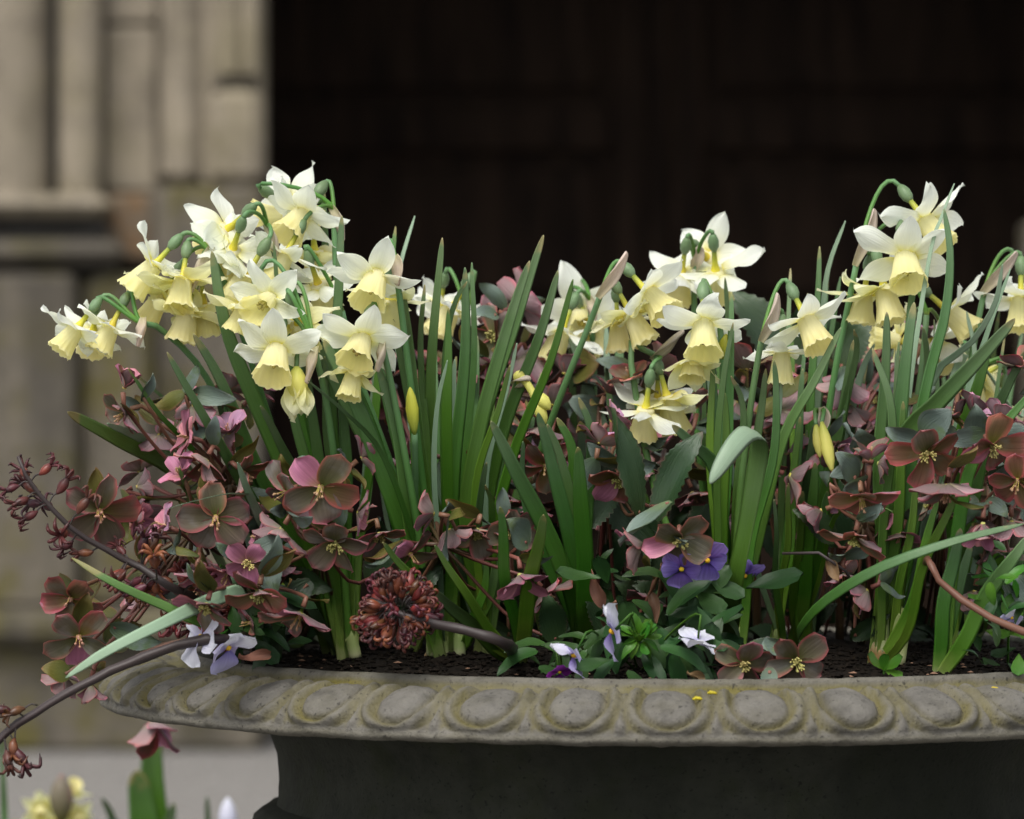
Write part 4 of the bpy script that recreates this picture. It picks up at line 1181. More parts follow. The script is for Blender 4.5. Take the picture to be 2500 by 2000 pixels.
G_H = 'hellebores between the narcissus'
HB = {
 'a': ((560, 1500), -.20, (470, 1300), 'hellebore spilling over the rim toward the column plinth, dusky open flowers'),
 'b': ((650, 1500), -.18, (560, 1180), 'hellebore with rosy buds rising behind flat splayed bulb leaves'),
 'c': ((720, 1560), -.26, (780, 1330), 'hellebore with one big maroon-brown open flower before narcissus leaves'),
 'd': ((700, 1570), -.29, (600, 1430), 'hellebore with pink-edged round flower above the white violas'),
 'e': ((1000, 1560), -.24, (1080, 1330), 'hellebore with small pink flowers low beside the rusty dried flower ball'),
 'f': ((1260, 1540), .03, (1220, 960), 'hellebore standing up tall with a red flower against the black door'),
 'g': ((1330, 1560), -.12, (1300, 1180), 'hellebore with mauve and amber flowers behind the broad bulb leaves'),
 'h': ((1500, 1540), -.16, (1480, 1150), 'hellebore with lilac-pink sepals beside the large dark toothed leaves'),
 'i': ((1600, 1560), -.26, (1620, 1380), 'hellebore with olive flower overhanging the purple violas'),
 'j': ((1850, 1560), -.08, (1860, 1080), 'hellebore with russet sepals behind the downward pointing trumpet'),
 'k': ((1880, 1620), -.37, (1880, 1640), 'hellebore with paired olive-pink flowers resting on the carved rim'),
 'l': ((2050, 1560), -.06, (2080, 1080), 'hellebore with pink domed flower between grey-green narcissus stems'),
 'm': ((2100, 1570), -.26, (2110, 1280), 'hellebore with salmon flowers stacked down beside the crossing green leaf'),
 'n': ((2300, 1570), -.24, (2300, 1250), 'hellebore with large open red-edged flower showing pale yellow stamens'),
 'o': ((2440, 1570), -.26, (2440, 1250), 'hellebore with pink bell flower under the bright slanting leaf'),
}
# key, x, y, angle, toward, radius px, tone, cup deg, stamen (0,1 fluffy; 2,3 spent), depth offset
HF = [
 ('a', 243, 1247, 60, 66, 98, 0, 4, 2, -.06), ('a', 526, 1262, 80, 62, 96, 0, 2, 2, -.08), ('a', 408, 1285, 200, 20, 62, 2, 30, 3, -.06), ('a', 445, 1165, 250, 25, 58, 1, 25, 2, -.06),
 ('a', 478, 1395, 100, 10, 60, 1, 35, 3, -.09), ('a', 174, 1460, 110, 55, 82, 3, 12, 3, -.08), ('a', 192, 1553, 80, 62, 86, 0, 4, 2, -.1), ('a', 158, 1650, 110, -20, 60, 2, 30, 3, -.05),
 ('a', 222, 1670, 90, -10, 56, 1, 50, 3, -.03), ('a', 330, 1270, 20, 30, 60, 1, 30, 3, -.03), ('a', 300, 1540, 60, -10, 62, 3, 25, 3, .03), ('a', 320, 1440, 70, -25, 60, 0, 35, 3, .03),
 ('b', 303, 950, 285, 15, 58, 1, 62, 3, -.05), ('b', 310, 1005, 150, 20, 72, 0, 20, 2, -.04), ('b', 470, 985, 60, -30, 78, 0, 15, 3, -.02), ('b', 462, 1068, 200, 30, 66, 1, 20, 3, -.06),
 ('b', 545, 1065, 20, -20, 66, 2, 25, 3, -.02), ('b', 505, 1120, 110, 10, 74, 3, 28, 3, -.08), ('b', 560, 955, 300, -20, 60, 0, 20, 3, .01), ('b', 390, 1060, 100, -40, 62, 0, 15, 3, .0),
 ('b', 590, 1150, 40, 20, 72, 3, 25, 2, -.06), ('b', 560, 1060, 250, 30, 60, 2, 35, 3, -.03), ('b', 620, 960, 320, 0, 62, 1, 40, 3, .05),
 ('c', 784, 1188, 95, 58, 98, 0, 8, 2, -.07), ('c', 690, 1290, 120, -10, 78, 2, 22, 3, -.05), ('c', 870, 1250, 10, -10, 62, 1, 25, 3, -.04), ('c', 820, 1320, 95, 35, 88, 0, 15, 0, -.05),
 ('c', 700, 1200, 150, 35, 76, 0, 5, 2, -.02), ('c', 925, 1300, 80, 30, 76, 0, 20, 1, -.0), ('c', 880, 1120, 330, 0, 60, 1, 30, 3, .04),
 ('d', 606, 1373, 80, 70, 66, 1, 5, 0, -.05), ('d', 505, 1473, 100, 40, 80, 0, 24, 1, -.08), ('d', 632, 1440, 100, 22, 88, 3, 6, 0, -.06), ('d', 735, 1495, 110, 15, 92, 0, 20, 2, -.03),
 ('d', 620, 1520, 170, 0, 80, 0, 20, 3, -.0), ('d', 560, 1400, 120, 25, 66, 1, 30, 2, .0),
 ('e', 1062, 1255, 190, -15, 64, 1, 20, 3, -.06), ('e', 1095, 1290, 70, -15, 60, 2, 38, 3, -.04), ('e', 1165, 1290, 100, 30, 80, 0, 25, 1, -.02), ('e', 1270, 1400, 85, 25, 80, 1, 35, 1, -.06),
 ('e', 1000, 1350, 60, 20, 74, 0, 10, 3, -.04), ('e', 1245, 1290, 60, 50, 72, 0, 10, 0, -.02), ('e', 1330, 1440, 40, 0, 66, 3, 20, 3, .0),
 ('f', 1262, 738, 330, -30, 88, 1, 20, 3, -.02), ('f', 1207, 818, 160, 56, 76, 0, 6, 1, -.04), ('f', 1178, 905, 110, 20, 60, 3, 30, 0, -.06), ('f', 1290, 860, 60, -35, 80, 3, 10, 3, -.0),
 ('f', 1375, 915, 300, -10, 62, 2, 40, 3, -.04), ('f', 1210, 760, 190, -20, 56, 2, 40, 3, .0), ('f', 1330, 940, 90, -30, 72, 0, 20, 3, .02), ('f', 1130, 935, 20, 10, 66, 1, 30, 3, -.07),
 ('g', 1150, 1115, 100, 52, 76, 0, 12, 1, -.04), ('g', 1225, 1120, 60, 10, 66, 3, 20, 3, -.04), ('g', 1330, 1135, 80, 48, 72, 3, 12, 2, -.02), ('g', 1215, 1190, 90, 0, 66, 3, 30, 3, -.04),
 ('g', 1250, 1010, 300, 20, 66, 0, 20, 3, .02), ('g', 1320, 1040, 100, -10, 66, 0, 30, 3, .02), ('g', 1160, 1190, 120, 20, 60, 2, 25, 3, -.0), ('g', 1380, 1230, 90, 30, 66, 0, 15, 3, .02),
 ('g', 1045, 1110, 190, 10, 66, 0, 25, 3, .0), ('g', 1290, 1230, 100, 20, 66, 0, 20, 3, -.02),
 ('h', 1462, 1085, 280, -15, 62, 2, 30, 3, -.08), ('h', 1490, 1030, 320, 5, 58, 2, 40, 3, -.06), ('h', 1508, 1165, 95, 42, 82, 3, 25, 1, -.08), ('h', 1545, 930, 250, 10, 70, 3, 30, 2, .02),
 ('h', 1600, 900, 320, -10, 66, 1, 30, 3, .06), ('h', 1440, 1150, 150, 30, 66, 2, 30, 1, -.04), ('h', 1690, 1200, 70, 20, 66, 0, 25, 3, .03), ('h', 1560, 1120, 90, 10, 62, 2, 30, 3, .02),
 ('h', 1480, 960, 300, 0, 60, 0, 30, 3, .08), ('h', 1700, 1000, 260, 0, 66, 0, 30, 3, .1),
 ('i', 1660, 1312, 92, 48, 94, 0, 8, 1, -.07), ('i', 1572, 1328, 150, 0, 74, 1, 38, 2, -.06), ('i', 1590, 1450, 110, 10, 76, 0, 30, 3, .04),
 ('j', 1820, 905, 280, -10, 92, 3, 25, 3, -.03), ('j', 1888, 930, 300, 10, 60, 1, 35, 2, -.02), ('j', 1905, 1000, 80, -25, 94, 3, 12, 3, -.05), ('j', 1925, 1160, 20, -15, 80, 3, 25, 3, -.12),
 ('j', 1860, 1130, 100, 20, 70, 0, 20, 2, -.06), ('j', 1850, 1010, 180, 0, 66, 0, 25, 3, .0), ('j', 1960, 1060, 60, 0, 66, 2, 30, 3, -.0), ('j', 1800, 980, 120, -20, 66, 1, 30, 3, .05),
 ('k', 1815, 1618, 75, 62, 78, 0, 14, 1, -.008), ('k', 1942, 1612, 70, 64, 86, 0, 6, 0, -.006),
 ('l', 2058, 925, 80, -35, 78, 1, 30, 3, -.04), ('l', 2075, 985, 110, -10, 66, 2, 30, 3, -.03), ('l', 2110, 1050, 60, 10, 66, 0, 22, 3, -.02), ('l', 2250, 830, 280, 10, 66, 2, 40, 3, .0),
 ('l', 2240, 880, 60, 0, 60, 3, 25, 3, .03), ('l', 2310, 910, 330, -10, 60, 1, 30, 3, .04), ('l', 2150, 970, 60, -20, 66, 3, 20, 3, .04), ('l', 2000, 900, 250, 0, 62, 2, 30, 3, .06),
 ('m', 2122, 1125, 265, 0, 72, 0, 34, 3, -.05), ('m', 2103, 1212, 92, 24, 86, 3, 6, 2, -.08), ('m', 2088, 1308, 96, 8, 84, 3, 10, 1, -.08), ('m', 2120, 1440, 150, -20, 66, 2, 40, 3, .0),
 ('m', 2200, 1300, 100, 20, 66, 0, 20, 3, .02), ('m', 2060, 1400, 90, 10, 60, 0, 30, 3, .0),
 ('n', 2262, 1102, 88, 58, 90, 3, 6, 0, -.08), ('n', 2315, 1180, 92, 4, 94, 0, 10, 2, -.09), ('n', 2420, 1085, 60, 40, 86, 3, 8, 0, -.07), ('n', 2375, 1010, 300, 0, 66, 2, 30, 3, -.01),
 ('n', 2440, 1030, 290, -15, 60, 2, 40, 3, -.03), ('n', 2340, 1020, 240, 0, 60, 0, 25, 3, .0), ('n', 2270, 1000, 70, -20, 60, 0, 20, 3, .05),
 ('o', 2400, 1275, 95, 18, 66, 1, 66, 1, -.08), ('o', 2485, 1170, 110, 40, 84, 3, 15, 2, -.05), ('o', 2470, 1270, 80, -10, 66, 2, 30, 3, -.03), ('o', 2380, 1440, 100, 0, 62, 2, 45, 3, .02),
 ('o', 2495, 1060, 300, 0, 66, 2, 35, 3, .0), ('o', 2420, 1340, 60, 0, 60, 0, 30, 3, .02), ('o', 2500, 900, 250, 0, 80, 3, 30, 3, .06),
]
_R = random.Random(44)
for _i in range(62):
    _x = _R.uniform(900, 2480)
    _y = _R.uniform(880, 1330)
    _k = min('efghjlmno', key=lambda k: abs(HB[k][0][0] - _x) + (60 if HB[k][1] < -.2 else 0))
    _Yw = _R.uniform(-.06, .16)
    HF.append((_k, _x, _y, _R.uniform(0, 360), _R.uniform(-35, 45), _R.uniform(56, 76), _R.choice([0, 1, 1, 2, 3, 3]), _R.uniform(10, 45), _R.choice([1, 2, 3]), _Yw - HB[_k][1]))
for _i in range(34):
    _l = _i < 22
    _x = _R.uniform(330, 760) if _l else _R.uniform(1950, 2490)
    _y = _R.uniform(980, 1480) if _l else _R.uniform(1000, 1400)
    _k = min('abcd' if _l else 'mno', key=lambda k: abs(HB[k][2][0] - _x) + abs(HB[k][2][1] - _y))
    HF.append((_k, _x, _y, _R.uniform(0, 360), _R.uniform(-30, 40), _R.uniform(48, 68), _R.choice([0, 1, 1, 2, 2, 3]), _R.uniform(15, 50), _R.choice([1, 2, 3]), _R.uniform(-.01, .08)))
HP = {}
for k, (bp, Y, hub, lab) in HB.items():
    b = base_at(*bp)
    HP[k] = (thing('hellebore', b, lab, 'hellebore', G_H), b, P(*hub, Y), Y)
for k, (t, b, hub, Y) in HP.items():
    mid = b.lerp(hub, .5) + Vector((rnd.uniform(-.01, .01), 0, .01))
    tube('stem', [b, mid, hub], [.0032, .0026, .0022], M['hstem'], t, 8, 10)
for i, (k, x, y, an, tw, rp, tone, cup, st, dy) in enumerate(HF):
    R = random.Random(900 + i)
    t, b, hub, Y = HP[k]
    c = P(x, y, Y + dy)
    d = axis(an + R.uniform(-6, 6), tw)
    s = rp * MPP * (3 + Y) / 3 / .0245 * .99
    W_ = frame(c, d, R.uniform(0, 6), s)
    fl = obj('flower', HST[st], t, W_)
    for q in range(5):
        tl = math.radians(cup + R.uniform(-20, 18))
        mm = (W_ @ Matrix.Translation((0, 0, .0005 * (q % 3))) @ Matrix.Rotation(q * 2 * PI / 5 + R.uniform(-.14, .14), 4, 'Z')
              @ Matrix.Rotation(-tl, 4, 'Y') @ Matrix.Rotation(R.uniform(-.35, .35), 4, 'X') @ Matrix.Diagonal((R.uniform(.86, 1.08), R.uniform(.85, 1.1), 1, 1)))
        tn = tone if R.random() > .2 else R.choice([0, 3, 1])
        obj('sepal', R.choice(SEP[tn]), fl, mm)
    e = c - d * .004 * s
    L = (e - hub).length
    m1 = hub.lerp(e, .5) + Vector((0, .01, -.006)) - d * min(.012, L * .25)
    tube('pedicel', [hub, m1, e - d * .006, e], [.0017, .0014, .0012, .0018], M['hstem'], t, 6, 9)
    # bracts under the flower
    for q in range(R.choice([1, 1, 2])):
        a_ = R.uniform(0, 6.28)
        mm = frame(c - d * .01, d, a_, R.uniform(.5, .85)) @ Matrix.Rotation(R.uniform(-.3, .6), 4, 'Y') @ Matrix.Rotation(R.uniform(-.6, .6), 4, 'X')
        obj('bract', R.choice(HLEAF['b' if R.random() < .6 else 'o']), fl, mm)
# larger toothed leaves: key, x, y (base), tip x, tip y, kind, scale, depth, roll
def hleaf(key, x, y, tx, ty, kind, Y, Yt, roll, widen=1.0, var=0):
    t = HP[key][0]
    a_, e = P(x, y, Y), P(tx, ty, Yt)
    dx = (e - a_)
    L = dx.length
    xx = dx.normalized()
    zz = Vector((0, -1, .35))
    zz = (zz - xx * zz.dot(xx)).normalized()
    yy = zz.cross(xx)
    base = {'d': .060, 'b': .036, 'o': .034}[kind]
    m_ = Matrix((xx, yy, zz)).transposed().to_4x4()
    W_ = Matrix.Translation(a_) @ m_ @ Matrix.Rotation(roll, 4, 'X') @ Matrix.Diagonal((L / base, L / base * widen, L / base, 1))
    obj('leaf', HLEAF[kind][var], t, W_)
    hub = HP[key][2]
    tube('leaf_stalk', [hub, hub.lerp(a_, .6) + Vector((0, .01, -.01)), a_ + xx * .003], .0012, M['hstem'], t, 6, 7)
for q in [
 ('h', 1560, 1260, 1545, 1010, 'd', -.27, -.31, .7, .8, 2), ('h', 1600, 1270, 1680, 1055, 'd', -.26, -.28, -.5, .95, 0), ('h', 1640, 1225, 1498, 1290, 'b', -.31, -.33, .9, .9, 2),
 ('h', 1400, 1290, 1520, 1150, 'd', -.2, -.2, .2, 1.4, 1), ('h', 1600, 1330, 1480, 1200, 'd', -.18, -.2, -.3, 1.5, 0), ('j', 1950, 900, 1800, 700, 'd', .06, .05, .1, 1.25, 0),
 ('j', 1930, 880, 1960, 740, 'd', .07, .06, .3, 1.3, 1), ('l', 2050, 900, 2110, 770, 'd', .05, .04, -.2, 1.6, 0), ('l', 2060, 880, 2010, 770, 'd', .07, .06, .5, 1.2, 1),
 ('f', 1560, 930, 1475, 870, 'b', -.02, -.04, .2, 1.0, 0), ('h', 1500, 930, 1400, 940, 'd', .02, .0, .7, 1.3, 1), ('h', 1470, 1010, 1400, 980, 'b', .0, -.02, -.5, 1.4, 0),
 ('h', 1530, 1010, 1480, 930, 'b', .0, -.02, .4, 1.4, 1), ('h', 1680, 1000, 1740, 890, 'd', .05, .03, .3, 1.3, 0), ('h', 1700, 1060, 1640, 960, 'd', .06, .04, -.3, 1.4, 1),
 ('f', 1400, 900, 1440, 885, 'o', .0, -.03, .3, 1.8, 0), ('f', 1390, 880, 1435, 925, 'o', .03, .0, -.4, 1.4, 1), ('f', 1215, 770, 1165, 755, 'b', -.04, -.06, .3, 1.2, 0),
 ('e', 1290, 1330, 1240, 1270, 'b', -.27, -.29, .3, 1.6, 1), ('e', 1180, 1440, 1120, 1330, 'd', -.15, -.17, .2, 1.4, 0), ('e', 960, 1460, 1080, 1380, 'd', -.2, -.2, .6, 1.2, 1),
 ('c', 900, 1420, 960, 1310, 'd', -.2, -.22, 0, 1.4, 0), ('c', 650, 1340, 660, 1440, 'b', -.31, -.33, .3, 1.5, 0), ('d', 690, 1400, 810, 1440, 'd', -.2, -.22, .5, 1.2, 1),
 ('d', 760, 1420, 610, 1540, 'd', -.25, -.27, -.2, 1.0, 0), ('d', 640, 1480, 560, 1560, 'd', -.2, -.22, .3, 1.2, 2), ('n', 2250, 1060, 2310, 1010, 'b', -.28, -.3, .2, 1.7, 0),
 ('n', 2390, 1080, 2380, 990, 'b', -.26, -.28, -.1, 1.3, 1), ('n', 2330, 1080, 2340, 1050, 'b', -.3, -.31, .4, 2.2, 1), ('m', 2090, 1170, 2060, 1110, 'b', -.28, -.3, .2, 1.4, 0),
 ('m', 2110, 1100, 2095, 1050, 'b', -.26, -.28, -.2, 1.7, 1), ('n', 2430, 1200, 2440, 1120, 'd', -.24, -.26, .1, 1.3, 0), ('n', 2370, 1210, 2360, 1280, 'd', -.26, -.28, .1, 1.5, 1),
 ('o', 2440, 1200, 2480, 1140, 'b', -.27, -.29, .3, 1.6, 0), ('o', 2410, 1220, 2460, 1260, 'b', -.3, -.31, .1, 1.3, 1), ('a', 350, 1370, 375, 1290, 'o', -.22, -.24, .2, 1.2, 0),
 ('a', 270, 1530, 390, 1570, 'b', -.24, -.26, .8, .9, 1), ('a', 170, 1650, 110, 1625, 'o', -.28, -.29, .2, 1.6, 0), ('a', 260, 1570, 340, 1525, 'o', -.2, -.22, .3, 1.4, 1),
 ('a', 160, 1500, 230, 1420, 'o', -.24, -.25, -.2, 1.0, 0), ('b', 345, 980, 375, 912, 'b', -.24, -.25, 1.0, .7, 1), ('b', 470, 960, 560, 975, 'b', -.2, -.22, .4, .9, 0),
 ('k', 1880, 1630, 1875, 1690, 'b', -.4, -.41, .1, 1.3, 0), ('k', 1900, 1580, 1860, 1580, 'b', -.36, -.37, .3, 2.2, 1), ('i', 1590, 1500, 1500, 1420, 'd', -.2, -.22, .3, 1.3, 1),
 ('i', 1640, 1480, 1560, 1420, 'd', -.2, -.22, .1, 1.3, 0), ('g', 1340, 1330, 1250, 1240, 'd', -.15, -.17, .2, 1.5, 0), ('g', 1380, 1420, 1330, 1300, 'd', -.18, -.2, -.2, 1.5, 1),
 ('i', 1500, 1560, 1440, 1440, 'd', -.22, -.24, -.2, 1.2, 0), ('e', 1360, 1570, 1330, 1450, 'd', -.24, -.26, .2, 1.4, 1), ('m', 2040, 1320, 1960, 1240, 'd', -.2, -.22, .2, 1.4, 0),
 ('m', 2080, 1560, 2170, 1500, 'd', -.22, -.24, .3, 1.0, 1), ('o', 2380, 1500, 2330, 1380, 'd', -.2, -.22, .1, 1.3, 0), ('o', 2520, 1480, 2470, 1400, 'b', -.3, -.3, .1, 1.4, 1),
 ('l', 2110, 940, 2125, 870, 'b', -.02, -.04, .2, .7, 0), ('o', 2480, 1480, 2440, 1340, 'd', -.22, -.25, .4, 1.3, 2), ('j', 1830, 1300, 1880, 1180, 'd', -.12, -.14, .2, 1.3, 0),
]: hleaf(*q)
R = random.Random(321)
for i in range(85):
    x = R.uniform(560, 2480)
    y = R.uniform(1330, 1560)
    Y = R.uniform(-.12, .16)
    key = min(HB, key=lambda k: abs(HB[k][0][0] - x) + 400 * abs(HB[k][1] - Y))
    hleaf(key, x, y, x + R.uniform(-90, 90), y - R.uniform(60, 170), 'd', Y, Y - .02, R.uniform(-.8, .8), R.uniform(.9, 1.5), R.randrange(3))
for i in range(60):
    x = R.uniform(620, 2480)
    y = R.uniform(1535, 1585)
    Y = R.uniform(-.04, .12)
    key = min(HB, key=lambda k: abs(HB[k][0][0] - x) + 400 * abs(HB[k][1] - Y))
    hleaf(key, x, y, x + R.uniform(-100, 100), y - R.uniform(30, 90), 'd', Y, Y - .02, R.uniform(-.8, .8), R.uniform(1.0, 1.6), R.randrange(3))
# single hellebore bloom hanging below the rim, on a stalk that comes down behind it
b = base_at(560, 1480)
hb = thing('hellebore', b, 'single pink-brown hellebore bloom dangling below the underside of the urn rim', 'hellebore', G_H)
Yh = .20
c = P(374, 1756, Yh)
d = axis(92, 15)
W_ = frame(c, d, .9, 1.15)
fl = obj('flower', HST[3], hb, W_)
for q, (tn, cp) in enumerate(((2, 25), (1, 52), (3, 78), (2, 30), (1, 50))):
    obj('sepal', SEP[tn][q], fl, W_ @ Matrix.Rotation(q * 2 * PI / 5, 4, 'Z') @ Matrix.Rotation(-math.radians(cp), 4, 'Y') @ Matrix.Scale(.98, 4))
tube('stem', [b, P(500, 1560, .10), P(330, 1610, .22), P(345, 1690, .23), P(368, 1745, .21), c], [.0022, .0018, .0015], M['hstem'], hb, 7, 22)

# ------------------------------------------------------------------ violas
VP = {k: [petal('petal', .0125 * a_, .0135 * b_, [M[m_]], f_viola, 7, 8, cu, cv, -.15 if k in 'wl' else 0, -.2 if k in 'wl' else .1, .1 if k in 'wl' else .08, sd, start=.0008)
          for a_, b_, cu, cv, sd in ((1, 1, .06, -.1, 31), (1.05, .95, -.08, .1, 32), (1, 1.15, .1, -.2, 33))]
      for k, m_ in (('p', 'v_purple'), ('w', 'v_white'), ('l', 'v_lilac'), ('m', 'v_magenta'))}
v_, f_, u_ = tube_geo([(0, 0, 0), (0, 0, .0012), (0, 0, .002)], [.0018, .0016, .0005], 7)
VEYE = mk('flower_eye', v_, f_, M['v_eye'], u_)
VLEAF = {k: [petal('leaf', .022, w_, [M[m_]], f, 4, 8, .1, cv, -.1, .2, .04, sd, .12, 4) for w_, cv, sd, f in ((.0105, -.25, 41, f_leaf), (.012, .15, 42, f_spoon), (.009, -.4, 43, f_leaf))]
         for k, m_ in (('d', 'viola_leaf'), ('n', 'viola_leaf_new'))}
VD = {
 'p': ((1690, 1560), 'viola with deep purple yellow-eyed flowers under the olive hellebore bloom', [(1664, 1389, 95, 62, .98, 'p', -.315), (1727, 1368, 80, 60, 1.02, 'p', -.31), (1818, 1405, 60, 40, 1.0, 'p', -.22)]),
 'w': ((640, 1590), 'viola with crumpled white flowers flopped onto the carved rim', [(492, 1556, 190, 25, 1.25, 'w', -.36), (556, 1580, 45, 35, 1.25, 'l', -.365)]),
 'l': ((1560, 1630), 'viola with pale lilac flowers drooping either side of a bright green rosette', [(1496, 1540, 150, -12, 1.2, 'l', -.395), (1402, 1598, 130, -10, 1.1, 'l', -.395), (1704, 1566, 92, -15, 1.0, 'w', -.39)]),
 'm': ((1372, 1648), 'viola with one wilted magenta flower lying against the lip', [(1366, 1640, 80, 30, .7, 'm', -.385)]),
 's': ((610, 1560), 'viola with one small violet flower peeping behind pink hellebores', [(530, 1426, 80, 50, .7, 'p', -.22)]),
 'r': ((2460, 1620), 'viola with violet bud at the end of the bare brown twig', [(2470, 1508, 60, 40, .6, 'l', -.33)]),
}
VT = {}
for k, (bp, lab, fls) in VD.items():
    b = base_at(*bp)
    t = thing('viola', b, lab, 'viola', 'violas edging the urn')
    VT[k] = (t, b)
    for i, (x, y, an, tw, sz, tn, Y) in enumerate(fls):
        R = random.Random(1300 + i * 7 + ord(k))
        c = P(x, y, Y); d = axis(an, tw)
        zt = Vector((0, 0, 1)) - d * d.z
        roll0 = 0
        W_ = frame(c, d, 0, sz)
        up = (W_.to_3x3().inverted() @ Vector((0, 0, 1)))
        W_ = W_ @ Matrix.Rotation(math.atan2(up.y, up.x), 4, 'Z')       # local +X now points up
        fl = obj('flower', VEYE, t, W_)
        for an_, s_, vi in ((.55, 1.08, 0), (-.55, 1.08, 1), (1.65, .95, 1), (-1.65, .95, 0), (PI, 1.15, 2)):
            cupd = 8 if tn in 'p' else 26
            mm = (W_ @ Matrix.Translation((0, 0, .0006 * (vi + 1) - .001)) @ Matrix.Rotation(an_ + R.uniform(-.1, .1), 4, 'Z')
                  @ Matrix.Rotation(-math.radians(R.uniform(-cupd * .8, cupd * 1.3)), 4, 'Y') @ Matrix.Scale(s_, 4))
            pk = tn if not (tn == 'l' and abs(an_) < 1) else 'w'
            obj('petal', VP[pk][vi], fl, mm)
        e = c - d * .002
        tube('flower_stalk', [b, b.lerp(e, .5) + Vector((0, .006, .012)), e - d * .012 + Vector((0, 0, .004)), e], .0008, M['viola_leaf_new'], t, 6, 10)
def viola_leaves(t, b, spots, kind, R):
    for (x, y, Y, L, an) in spots:
        c = P(x, y, Y)
        d = axis(an, R.uniform(-10, 50))
        z = Vector((R.uniform(-.4, .4), -.6, 1)); z = (z - d * z.dot(d)).normalized()
        m_ = Matrix((d, z.cross(d), z)).transposed().to_4x4()
        obj('leaf', R.choice(VLEAF[kind]), t, Matrix.Translation(c) @ m_ @ Matrix.Scale(L, 4))
R = random.Random(77)
# dark foliage near the soil, bright rosette, seedling
def low(n, x0, x1, y0, y1, Y0, Y1):
    return [(R.uniform(x0, x1), R.uniform(y0, y1), R.uniform(Y0, Y1), R.uniform(.7, 1.4), R.uniform(0, 360)) for _ in range(n)]
viola_leaves(*VT['p'], low(46, 1460, 1760, 1390, 1560, -.32, -.2), 'd', R)
viola_leaves(*VT['l'], low(34, 1420, 1760, 1540, 1630, -.375, -.3), 'd', R)
viola_leaves(*VT['l'], [(1562 + 10 * math.cos(a), 1566 - 12 * math.sin(a) - 8, -.375, R.uniform(.4, .7), -math.degrees(a)) for a in [i * .42 for i in range(15)]], 'n', R)
viola_leaves(*VT['l'], [(1560, 1568, -.375, R.uniform(.5, .75), R.uniform(230, 310)) for _ in range(7)], 'n', R)
viola_leaves(*VT['l'], [(1612, 1580, -.385, 1.35, 8), (1490, 1612, -.385, 1.2, 165), (1500, 1610, -.38, 1.1, 140), (1720, 1530, -.33, 1.4, 340), (1735, 1570, -.34, 1.2, 10),
                        (1630, 1500, -.32, 1.4, 300), (1600, 1520, -.3, 1.3, 200), (1640, 1600, -.375, 1.3, 70), (1530, 1640, -.385, 1.2, 40), (1715, 1640, -.385, .9, 80)], 'd', R)
viola_leaves(*VT['w'], low(30, 560, 720, 1440, 1590, -.3, -.18), 'd', R)
viola_leaves(*VT['s'], low(20, 560, 700, 1430, 1560, -.28, -.15), 'd', R)
viola_leaves(*VT['m'], low(14, 1300, 1420, 1560, 1640, -.36, -.26), 'd', R)
viola_leaves(*VT['r'], [(x, y, Y, L * .6, a_) for x, y, Y, L, a_ in low(20, 2380, 2500, 1380, 1600, -.36, -.2)], 'n', R)
viola_leaves(*VT['r'], [(x, y, Y, L * .7, a_) for x, y, Y, L, a_ in low(36, 2380, 2520, 1340, 1640, -.36, -.2)], 'd', R)
viola_leaves(*VT['p'], [(1822, 1438, -.26, 1.7, 350), (1650, 1480, -.3, 1.5, 310)], 'd', R)
b = base_at(2158, 1655)
t = thing('seedling', b, 'tiny bright green seedling with four round leaves under the peeling bulb', 'seedling')
tube('stem', [b, b + Vector((0, 0, .010))], .0008, M['viola_leaf_new'], t, 6, 4)
for an, sc in ((220, .8), (265, .6), (325, .75), (20, .6)):
    q = b + Vector((0, -.001, .008))
    d = axis(an, 25)
    z = Vector((0, -.8, .8)); z = (z - d * z.dot(d)).normalized()
    obj('leaf', VLEAF['n'][1], t, Matrix.Translation(q) @ Matrix((d, z.cross(d), z)).transposed().to_4x4() @ Matrix.Scale(sc, 4))

# ------------------------------------------------------------------ withered hyacinth spikes
def floret_mesh(seed, ma, mb):
    R = random.Random(seed)
    pp = [(*tube_geo([(0, 0, 0), (.004, 0, .0008), (.0085, 0, .0), (.0125, 0, -.0008)], [.0007, .0030, .0034, .0016], 8, 8), 0)]
    for k in range(6):
        an = k * PI / 3 + R.uniform(-.3, .3)
        dy, dz = math.cos(an), math.sin(an)
        l = R.uniform(.005, .009)
        cu = R.uniform(.3, 1.9)
        pts = [(.0118, dy * .0008, dz * .0008), (.0118 + l * .45, dy * .0035, dz * .0035), (.0118 + l * .75, dy * .0065, dz * .0065 - .001),
               (.0118 + l * (.9 - cu * .6), dy * .009, dz * .009 - .002)]
        pp.append((*tube_geo(pts, [.0009, .0013, .0011, .0003], 5, 7), 1))
    v, f, u, fm = merge(pp)
    return mk('floret', v, f, [M[ma], M[mb]], u, True, fm)
FLO = [floret_mesh(1, 'floret_a', 'floret_b'), floret_mesh(2, 'floret_a', 'floret_b'), floret_mesh(3, 'floret_b', 'floret_b'), floret_mesh(4, 'floret_a', 'floret_a'), floret_mesh(5, 'floret_b', 'floret_b')]
def capsule_mesh(seed, ma, mb):
    R = random.Random(seed)
    pp = [(*tube_geo([(0, 0, 0), (.003, 0, .0008), (.008, 0, .001), (.013, 0, -.0002), (.018, 0, -.002)], [.0006, .0030, .0040, .0026, .0007], 8, 9), 0)]
    for k in range(3):
        an = k * 2.1 + R.uniform(-.4, .4)
        dy, dz = math.cos(an), math.sin(an)
        pts = [(.015, dy * .0006, dz * .0006), (.0185, dy * .003, dz * .003), (.0175, dy * .006, dz * .006), (.014, dy * .0065, dz * .0065)]
        pp.append((*tube_geo(pts, [.0008, .0014, .0011, .0004], 5, 6), 1))
    v, f, u, fm = merge(pp)
    return mk('floret', v, f, [M[ma], M[mb]], u, True, fm)
